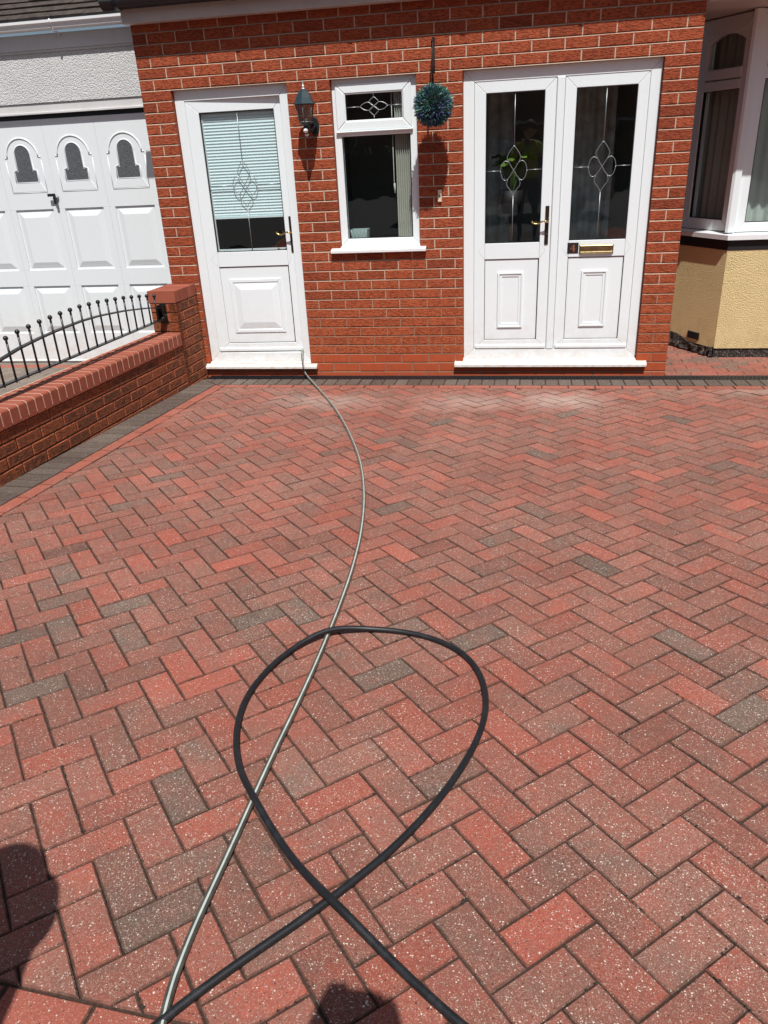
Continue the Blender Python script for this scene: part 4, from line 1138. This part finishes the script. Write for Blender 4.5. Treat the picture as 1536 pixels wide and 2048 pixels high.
# ------------------------------------------------------------------ wall lantern
def lantern():
    cx,cy=1.318,-.150
    t=thing('wall_lantern','dark slate-green coach lantern on the brick between side door and window','lantern',(cx,0,1.9))
    def square(mb,rings,rot=R(45),n=4,smooth=False,wob=None):
        prev=None
        for rr,z in rings:
            i=mb.add([(cx+rr*math.cos(rot+2*math.pi*k/n),cy+rr*math.sin(rot+2*math.pi*k/n),z) for k in range(n)])
            if prev:
                for k in range(n): mb.face((prev[k],prev[(k+1)%n],i[(k+1)%n],i[k]),0,(.5,)*3,smooth)
            prev=i
        mb.face(prev)
    mb=MB(); N=6; ro=R(30)
    square(mb,[(.076,2.047),(.084,2.049),(.083,2.054),(.070,2.068),(.060,2.092),(.048,2.116),(.033,2.134),(.020,2.145),(.010,2.150)],ro,6); mb.build('cap',LANT,t)
    mb=MB(); mb.lathe([(.016,2.146),(.012,2.153),(.005,2.156),(.009,2.160),(.009,2.164),(.005,2.168),(.004,2.185),(.001,2.200)],(cx,cy,0),12); mb.build('finial',SILV,t)
    mb=MB(); prev=None
    for rr,z in ((.066,2.046),(.046,1.935)):
        i=mb.add([(cx+rr*math.cos(ro+math.pi/3*k),cy+rr*math.sin(ro+math.pi/3*k),z) for k in range(6)])
        if prev:
            for k in range(6): mb.face((prev[k],prev[(k+1)%6],i[(k+1)%6],i[k]))
        prev=i
    mb.build('glass',GLASSD,t)
    mb=MB()
    for k in range(6):
        a=ro+math.pi/3*k; mb.tube([(cx+.068*math.cos(a),cy+.068*math.sin(a),2.047),(cx+.048*math.cos(a),cy+.048*math.sin(a),1.933)],.0033,6)
        b=a+math.pi/3; mb.tube([(cx+.048*math.cos(a),cy+.048*math.sin(a),1.934),(cx+.048*math.cos(b),cy+.048*math.sin(b),1.934)],.0045,6)
    mb.build('frame',simple('worn_lantern_frame',(.16,.19,.18),.35,metal=.4),t)
    mb=MB(); mb.lathe([(.0,1.96),(.014,1.96),(.016,1.985),(.014,2.02),(0,2.03)],(cx,cy,0),12); mb.lathe([(0,1.935),(.02,1.936),(.018,1.96),(0,1.961)],(cx,cy,0),12); mb.build('bulb',simple('bulb_white',(.5,.47,.42),.3),t)
    mb=MB(); mb.lathe([(.0,1.934),(.050,1.933),(.040,1.922),(.024,1.915),(.020,1.905),(.024,1.895),(.024,1.880),(.014,1.872),(.010,1.862)],(cx,cy,0),18)
    mb.tube([(cx+.0,cy+.02,1.895),(cx+.010,cy+.07,1.882),(cx+.02,cy+.12,1.885),(cx+.026,-.01,1.905)],.012,10)
    mb.build('arm',simple('black_lantern_arm',(.012,.016,.020),.4),t)
    mb=MB(); F=Fr((cx+.026,0,1.908),(1,0,0),(0,0,1),(0,-1,0)); n=20
    mb.prism(F,[(.034*math.cos(2*math.pi*k/n),.066*math.sin(2*math.pi*k/n)) for k in range(n)],0,.014,.007); mb.build('back_plate',simple('black_lantern_plate',(.012,.016,.020),.4),t)
    mb=MB(); mb.lathe([(.0,.030),(.010,.026),(.015,.014),(.016,.0)],(cx,cy-.020,1.877),14,axis='y'); mb.lathe([(.0,-.014),(.011,-.008),(.014,.0),(.010,.006)],(cx,cy-.005,1.852),14); mb.build('motion_sensor',simple('white_sensor',(.7,.7,.7),.35),t)
lantern()
# ------------------------------------------------------------------ topiary ball, its bracket, door bell
BX,BY,BZ,BR=2.267,-.255,1.985,.128
def topiary():
    t=thing('hanging_bracket','slim black iron bracket fixed to the brick above the topiary ball','bracket',(2.245,0,2.3))
    mb=MB(); mb.rect(FACE,2.236,2.254,2.205,2.420,0,.005,.001); mb.build('wall_plate',IRON,t)
    mb=MB()
    pts=catmull([(2.245,-.004,2.235),(2.249,-.10,2.285),(2.257,-.20,2.338),(2.263,-.262,2.372),(2.267,-.282,2.372),(2.267,-.282,2.356)],6)
    mb.tube(pts,.0058,8); mb.tube(catmull([(2.245,-.004,2.40),(2.25,-.08,2.388),(2.258,-.19,2.372),(2.265,-.258,2.366)],5),.0058,8); mb.build('arm',IRON,t)
    t=thing('topiary_ball','round artificial topiary ball of green and purple leaves hanging beside the window','topiary',(BX,BY,BZ))
    mb=MB()
    mb.tube([(2.262,-.270,2.362),(2.262,-.262,2.25),(BX-.004,BY,BZ+BR)],.0038,6); mb.tube([(2.272,-.270,2.362),(2.270,-.262,2.25),(BX+.002,BY,BZ+BR)],.0030,6)
    mb.build('chain',simple('rusty_chain',(.05,.03,.022),.6,var=.3),t)
    mb=MB(); n=14
    for i in range(1,9):
        pass
    prof=[(.104*math.sin(math.pi*k/12)+1e-4,-.104*math.cos(math.pi*k/12)) for k in range(13)]; mb.lathe(prof,(BX,BY,BZ),20)
    mb.build('core',simple('dark_core',(.010,.018,.012),.9),t)
    mb=MB(); rnd=random.Random(3)
    for _ in range(4200):
        z=rnd.uniform(-1,1); a=rnd.uniform(0,2*math.pi); s_=math.sqrt(1-z*z); d=Vector((s_*math.cos(a),s_*math.sin(a),z))
        j=Vector((rnd.gauss(0,1),rnd.gauss(0,1),rnd.gauss(0,1)))*.33; dr=(d+j).normalized()
        base=Vector((BX,BY,BZ))+d*rnd.uniform(.088,.112); L_=rnd.uniform(.026,.046); wv=rnd.uniform(.0020,.0042)
        sd=dr.cross(Vector((rnd.gauss(0,1),rnd.gauss(0,1),rnd.gauss(0,1)))).normalized()*wv
        mid=base+dr*L_*.55+d*.003; tip=base+dr*L_
        purple=rnd.random()<.36+.25*(-z)*.6
        c=(1.0 if purple else 0.0, rnd.random(), 0)
        i=mb.add([base,mid-sd,tip,mid+sd]); mb.face(i,0,c)
    M=Mat('topiary_leaf'); at=M.sep(M.attr()); g=M.ramp(at[1],[(0,(.02,.09,.085)),(.5,(.04,.17,.14)),(.82,(.11,.30,.19)),(1,(.32,.55,.32))]); p=M.ramp(at[1],[(0,(.055,.055,.17)),(.6,(.10,.098,.26)),(1,(.19,.18,.40))])
    M.col(M.mix(at[0],g,p)).rough(.42); mb.build('leaves',M.m,t)
topiary()
def bell():
    t=thing('door_bell','small cream rectangular bell push on the brick left of the front door','door bell',(2.2755,0,1.39))
    mb=MB(); mb.rect(FACE,2.261,2.290,1.348,1.434,.0,.018,.004); mb.build('case',simple('cream_plastic',(.66,.60,.44),.4,var=.08),t)
    mb=MB(); mb.lathe([(0,.024),(.006,.0235),(.0085,.021),(.0085,.017)],(2.2755,0,1.393),16,axis='y'); mb.build('button',simple('brown_button',(.12,.09,.05),.4),t)
bell()
# ------------------------------------------------------------------ hoses
GH=[(1.121,-.045),(1.369,-.575),(1.577,-.972),(1.767,-1.451),(1.92,-1.876),(2.03,-2.197),(2.119,-2.554),(2.189,-2.892),(2.242,-3.236),(2.272,-3.571),(2.283,-3.834),(2.288,-4.03),(2.293,-4.275),(2.288,-4.488),(2.284,-4.644),(2.282,-4.799),(2.284,-4.935),(2.283,-5.041),(2.281,-5.131),(2.281,-5.218),(2.284,-5.287),(2.290,-5.349),(2.299,-5.405),(2.34,-5.55),(2.42,-5.8),(2.6,-6.2),(2.9,-6.9),(3.4,-7.6)]
BH=[(1.75,-6.6),(1.9,-6.2),(2.05,-5.85),(2.19,-5.57),(2.311,-5.386),(2.364,-5.328),(2.435,-5.231),(2.502,-5.163),(2.544,-5.109),(2.588,-5.054),(2.664,-4.959),(2.721,-4.852),(2.783,-4.724),(2.832,-4.583),(2.857,-4.452),(2.862,-4.357),(2.845,-4.231),(2.802,-4.139),(2.739,-4.072),(2.647,-4.013),(2.537,-3.986),(2.428,-3.985),(2.343,-4.014),(2.264,-4.062),(2.193,-4.134),(2.15,-4.223),(2.125,-4.33),(2.117,-4.436),(2.134,-4.542),(2.168,-4.648),(2.215,-4.742),(2.273,-4.827),(2.338,-4.903),(2.413,-4.979),(2.495,-5.054),(2.556,-5.111),(2.61,-5.153),(2.685,-5.206),(2.754,-5.255),(2.808,-5.293),(2.854,-5.323),(3.0,-5.42),(3.3,-5.6),(3.8,-5.8),(4.6,-5.95)]
def smoothpts(P,n=2):
    for _ in range(n): P=[P[0]]+[tuple((P[i-1][k]+2*P[i][k]+P[i+1][k])/4 for k in (0,1)) for i in range(1,len(P)-1)]+[P[-1]]
    return P
def hoses():
    rg,rb=.0090,.0093
    pts=[(1.074,.15,.235),(1.075,.06,.214),(1.078,.012,.208),(1.085,-.022,.150),(1.098,-.048,.080),(1.125,-.085,.030)]+[(x,y,gz(y)+rg+.001) for x,y in smoothpts(GH,1)[1:]]
    pts=[Vector(p) for p in pts]; mb=MB(); pp=catmull(pts,9); n=16
    mb.tube(pp,rg,24,stripe=(6,7),up=(0,0,1))
    tag(mb.build('garden_hose',[HOSEG,HOSES]),'grey-green hose with a pale stripe running from the side door down the drive','hose')
    P=smoothpts(BH,1); out=[]
    gseg=[(x,y) for x,y in smoothpts(GH,1)]
    for i,(x,y) in enumerate(P): out.append(Vector((x,y,gz(y)+rb+.0015)))
    pp=catmull(out,8)
    def lift(p,cx,cy,h,w_=.12):
        d=math.hypot(p.x-cx,p.y-cy); return h*math.exp(-(d/w_)**2)
    N=len(pp)
    first=int(N*.55)
    for i,p in enumerate(pp):
        p.z+=max(lift(p,2.290,-4.045,.021), lift(p,2.284,-4.84,.021) if i>first else 0, lift(p,2.578,-5.128,.022) if i>first else 0)
    for i,p in enumerate(pp): p.x+=.0012*math.sin(i*.13); p.y+=.0010*math.sin(i*.17+2)
    mb=MB(); mb.tube(pp,rb,14)
    tag(mb.build('garden_hose',RUBBER),'thick black rubber hose lying in one large loop on the pavers','hose')
hoses()

# ------------------------------------------------------------------ what stands behind the camera (casts the shadows, shows in the glass)
def person(name_label, ox, oy, rot, shirt, pose, hairc, H=1.76):
    zg=gz(oy); t=thing('person',name_label,'person',(ox,oy,zg))
    c,s_=math.cos(rot),math.sin(rot)
    def W(x,y,z): return Vector((ox+x*c-y*s_, oy+x*s_+y*c, zg+z*H/1.76))
    J={'pelvis':(0,0,.96,.135),'waist':(0,0,1.10,.125),'chest':(0,.01,1.30,.150),'neckb':(0,-.01,1.46,.075),'neck':(0,.0,1.53,.055),
       'shL':(-.17,-.01,1.42,.062),'shR':(.17,-.01,1.42,.062),'hipL':(-.09,0,.90,.10),'hipR':(.09,0,.90,.10),'knL':(-.11,.02,.50,.062),'knR':(.11,.02,.50,.062),'anL':(-.12,-.02,.09,.042),'anR':(.12,-.02,.09,.042),'toL':(-.14,.15,.035,.036),'toR':(.14,.15,.035,.036)}
    J.update(pose)
    E=[('pelvis','waist'),('waist','chest'),('chest','neckb'),('neckb','neck'),('neckb','shL'),('neckb','shR'),('shL','elL'),('elL','wrL'),('shR','elR'),('elR','wrR'),('pelvis','hipL'),('pelvis','hipR'),('hipL','knL'),('hipR','knR'),('knL','anL'),('knR','anR'),('anL','toL'),('anR','toR'),('wrL','paL'),('wrR','paR')]
    names=list(J); me=bpy.data.meshes.new('body'); me.from_pydata([tuple(W(*J[n_][:3])) for n_ in names],[(names.index(a),names.index(b)) for a,b in E],[])
    o=bpy.data.objects.new('body',me); sc.collection.objects.link(o); o.parent=t; o.location=-wl(t)
    mod=o.modifiers.new('skin','SKIN'); 
    for i,n_ in enumerate(names):
        sv=me.skin_vertices[0].data[i]; sv.radius=(J[n_][3],J[n_][3]); sv.use_root=(n_=='pelvis')
    o.modifiers.new('sub','SUBSURF').levels=2; o.modifiers['sub'].render_levels=2
    M=Mat('clothed_body_'+shirt[3]); z=M.sep(M.tc)[2]
    M.col(M.mix(M.math('GREATER_THAN',z,zg+1.0*H/1.76),(.02,.025,.045),shirt[:3])); M.rough(.85); me.materials.append(M.m)
    # head with a face
    skin=simple('skin_'+shirt[3],(.50,.30,.22),.5); hd=MB(); hc=W(0,.025,1.665)
    prof=[]
    for k in range(15):
        a=math.pi*k/14; z_=-.118*math.cos(a); rr=.078*math.sin(a)*(1-.18*(z_<-.03)*abs(z_)/.118); prof.append((rr+1e-4,z_))
    hd.lathe(prof,hc,20)
    fx=Vector((-s_,c,0)); sx=Vector((c,s_,0))
    hd.tube([hc+fx*.070+Vector((0,0,.01)),hc+fx*.096-Vector((0,0,.02)),hc+fx*.080-Vector((0,0,.03))],[.008,.013,.010],8)
    for q in (-1,1): hd.tube([hc+sx*q*.076-Vector((0,0,.028)),hc+sx*q*.088+Vector((0,0,.004)),hc+sx*q*.078+Vector((0,0,.026))],.010,8)
    head=hd.build('head',skin,t)
    e=MB()
    for q in (-1,1):
        e=MB(); e.lathe([(1e-4,-.012),(.010,-.006),(.012,0),(.010,.006),(1e-4,.012)],hc+fx*.066+sx*q*.031+Vector((0,0,.008)),10)
        e.build('eye',simple('dark_eye_'+shirt[3],(.06,.03,.025),.4),head)
    e=MB()
    e.tube([hc+fx*.078+sx*-.022-Vector((0,0,.058)),hc+fx*.084-Vector((0,0,.060)),hc+fx*.078+sx*.022-Vector((0,0,.058))],.004,6); e.build('mouth',simple('dark_feature_'+shirt[3],(.06,.03,.025),.4),head)
    hr=MB(); pr=[(.104*math.sin(math.pi*k/14)+1e-4,.004+.134*math.cos(math.pi*k/14)) for k in range(9)]; hr.lathe(pr,hc-fx*.012+Vector((0,0,.004)),20); hr.build('hair',simple('hair_'+shirt[3],hairc,.7),head)
    # hands: palm + fingers + thumb
    for side in ('L','R'):
        p=W(*J['pa'+side][:3]); w_=W(*J['wr'+side][:3]); d=(p-w_).normalized(); q=1 if side=='R' else -1
        sd=d.cross(Vector((0,0,1)));  sd=sd.normalized() if sd.length>.2 else sx
        nn=sd.cross(d); hm=MB()
        hm.tube([w_,w_+d*.045,w_+d*.085],[.026,.036,.034],10,flat=.5)
        for j,L_ in enumerate((.066,.076,.070,.055)):
            b=w_+d*.080+sd*(-.026+.0175*j); hm.tube(catmull([b,b+d*L_*.5-nn*.006,b+d*L_*.8-nn*.02,b+d*L_*.9-nn*.034],3),[.0088]*7+[.008]*3,8)
        b=w_+d*.03-sd*.032*q; hm.tube([b,b+d*.03-sd*.018*q,b+d*.055-sd*.024*q],[.0105,.0095,.008],8)
        hm.build('hand',skin,t)
    return t
person('person in a lime green top holding a phone up at eye level',2.93,-6.72,0,(.30,.42,.03,'lime'),
   {'elL':(-.25,.12,1.24,.046),'wrL':(-.10,.39,1.46,.032),'paL':(-.075,.455,1.515,.028),'elR':(.25,.12,1.24,.046),'wrR':(.07,.39,1.46,.032),'paR':(.035,.455,1.515,.028)},(.03,.02,.015),1.72)
mb=MB(); mb.box(2.866,2.940,-6.222,-6.213,1.670,1.800,.003); mb.build('phone',BLACKP); tag(bpy.data.objects['phone'],'black mobile phone held up by the person in the lime green top','phone')
person('person in a dark blue jacket standing with arms at the sides',2.07,-6.20,1.45,(.02,.03,.07,'navy'),
   {'elL':(-.25,-.02,1.14,.046),'wrL':(-.27,.06,.88,.030),'paL':(-.27,.08,.80,.024),'elR':(.25,-.02,1.14,.046),'wrR':(.27,.06,.88,.030),'paR':(.27,.08,.80,.024)},(.05,.03,.02),1.78)
def car():
    zg=gz(-11); x0=.2; y=-11.2
    t=thing('parked_car','dark grey family car parked across the road behind the camera','car',(2.4,y,zg))
    P=[(0,.45),(.03,.70),(.10,.92),(.35,.98),(.85,1.38),(1.30,1.47),(2.20,1.46),(2.75,1.36),(3.45,1.00),(4.10,.88),(4.38,.72),(4.42,.45),(4.30,.28),(.12,.28)]
    mb=MB()
    def section(yo,sc_,ins):
        out=[]
        for (a,b) in P:
            k=max(0,(b-.95)/.52); out.append((x0+a,y+yo*(1-.22*k*ins),zg+b))
        return out
    prev=None
    for yo,ins in ((-.86,1),(-.80,1),(.80,1),(.86,1)):
        pts=section(yo,1,ins); 
        if abs(yo)>.85: pts=[(px+(2.4-px+0)*.012,py,pz-.01*(pz>zg+.9)) for px,py,pz in pts]
        i=mb.add(pts)
        if prev:
            for k in range(len(P)): mb.face((prev[k],prev[(k+1)%len(P)],i[(k+1)%len(P)],i[k]),0,(.5,)*3,False)
        else: mb.face(i[::-1])
        prev=i
    mb.face(prev); mb.build('body',simple('dark_car_paint',(.30,.31,.32),.18,metal=.6,spec=.8),t,fix=True)
    for s in (-1,1):
        for q in ([(.62,1.00),(1.50,1.00),(1.50,1.40),(1.32,1.41),(.95,1.36)],[(1.56,1.00),(3.2,1.00),(2.72,1.31),(2.2,1.41),(1.56,1.41)]):
            pts=[]; mb=MB()
            for a,b in q:
                k=max(0,(b-.95)/.52); pts.append(Vector((x0+a,y+s*(.866*(1-.22*k)+.004),zg+b)))
            if s<0: pts=pts
            mb.poly(pts); mb.build('side_window',simple('car_glass',(.01,.012,.014),.03,spec=.8),t)
    for wx in (.82,3.52):
        for s in (-1,1):
            wm=MB(); o_=(x0+wx,y+s*.80,zg+.315)
            wm.lathe([(.19,-.09),(.30,-.09),(.318,-.06),(.318,.06),(.30,.09),(.19,.09)],o_,28,axis='y'); wh=wm.build('wheel',BLACKP,t)
            wm=MB(); wm.lathe([(.001,.085),(.06,.088),(.18,.075),(.19,.05)],o_,20,axis='y'); wm.lathe([(.001,-.085),(.06,-.088),(.18,-.075),(.19,-.05)],o_,20,axis='y'); wm.build('rim',SILV,wh)
car()
def opposite():
    t=thing('terraced_house','brick houses with tiled roofs on the far side of the street behind the camera','house',(2,-30,gz(-30)))
    z0=gz(-30); mb=MB(); mb.box(-16,20,-34,-28,z0-.2,z0+5.4); w_=mb.build('wall',simple('far_brick',(.16,.075,.05),.9,var=.3,vs=3),t)
    mb=MB(); i=mb.add([(-16.3,-27.6,z0+5.3),(20.3,-27.6,z0+5.3),(20.3,-31,z0+8.2),(-16.3,-31,z0+8.2),(20.3,-34.4,z0+5.3),(-16.3,-34.4,z0+5.3)]); mb.face((i[0],i[1],i[2],i[3])); mb.face((i[3],i[2],i[4],i[5])); mb.face((i[0],i[3],i[5])); mb.face((i[1],i[4],i[2])); mb.build('roof',TILE,t)
    for x in range(-13,19,4):
        for z in (1.0,3.5):
            mb=MB(); F=face_at(-28); FR=Fr((x,-28,z0+z),(-1,0,0),(0,0,1),(0,1,0)); mb.ring(FR,-.8,.8,0,1.2,.08,.08,.08,.08,-.05,.03); wi=mb.build('window',WSILL,t)
            mb=MB(); mb.rect(FR,-.72,.72,.08,1.12,-.05,.005); mb.build('pane',simple('far_pane',(.03,.035,.04),.1),wi)
    t=thing('hedge','long clipped dark hedge in front of the houses behind the camera','hedge',(2,-22,gz(-22)))
    mb=MB(); rnd=random.Random(5)
    for _ in range(7000):
        p=Vector((rnd.uniform(-14,18),rnd.uniform(-22.6,-21.6),gz(-22)+rnd.uniform(0,1.5))); a=Vector((rnd.gauss(0,1),rnd.gauss(0,1),rnd.gauss(0,1))).normalized()*.13; b=a.cross(Vector((rnd.gauss(0,1),rnd.gauss(0,1),1))).normalized()*.09
        mb.poly([p-a,p-b,p+a,p+b])
    mb.box(-14,18,-22.5,-21.7,gz(-22)-.05,gz(-22)+1.35); mb.build('foliage',simple('hedge_leaf',(.03,.06,.02),.8,var=.4,vs=3),t)
opposite()
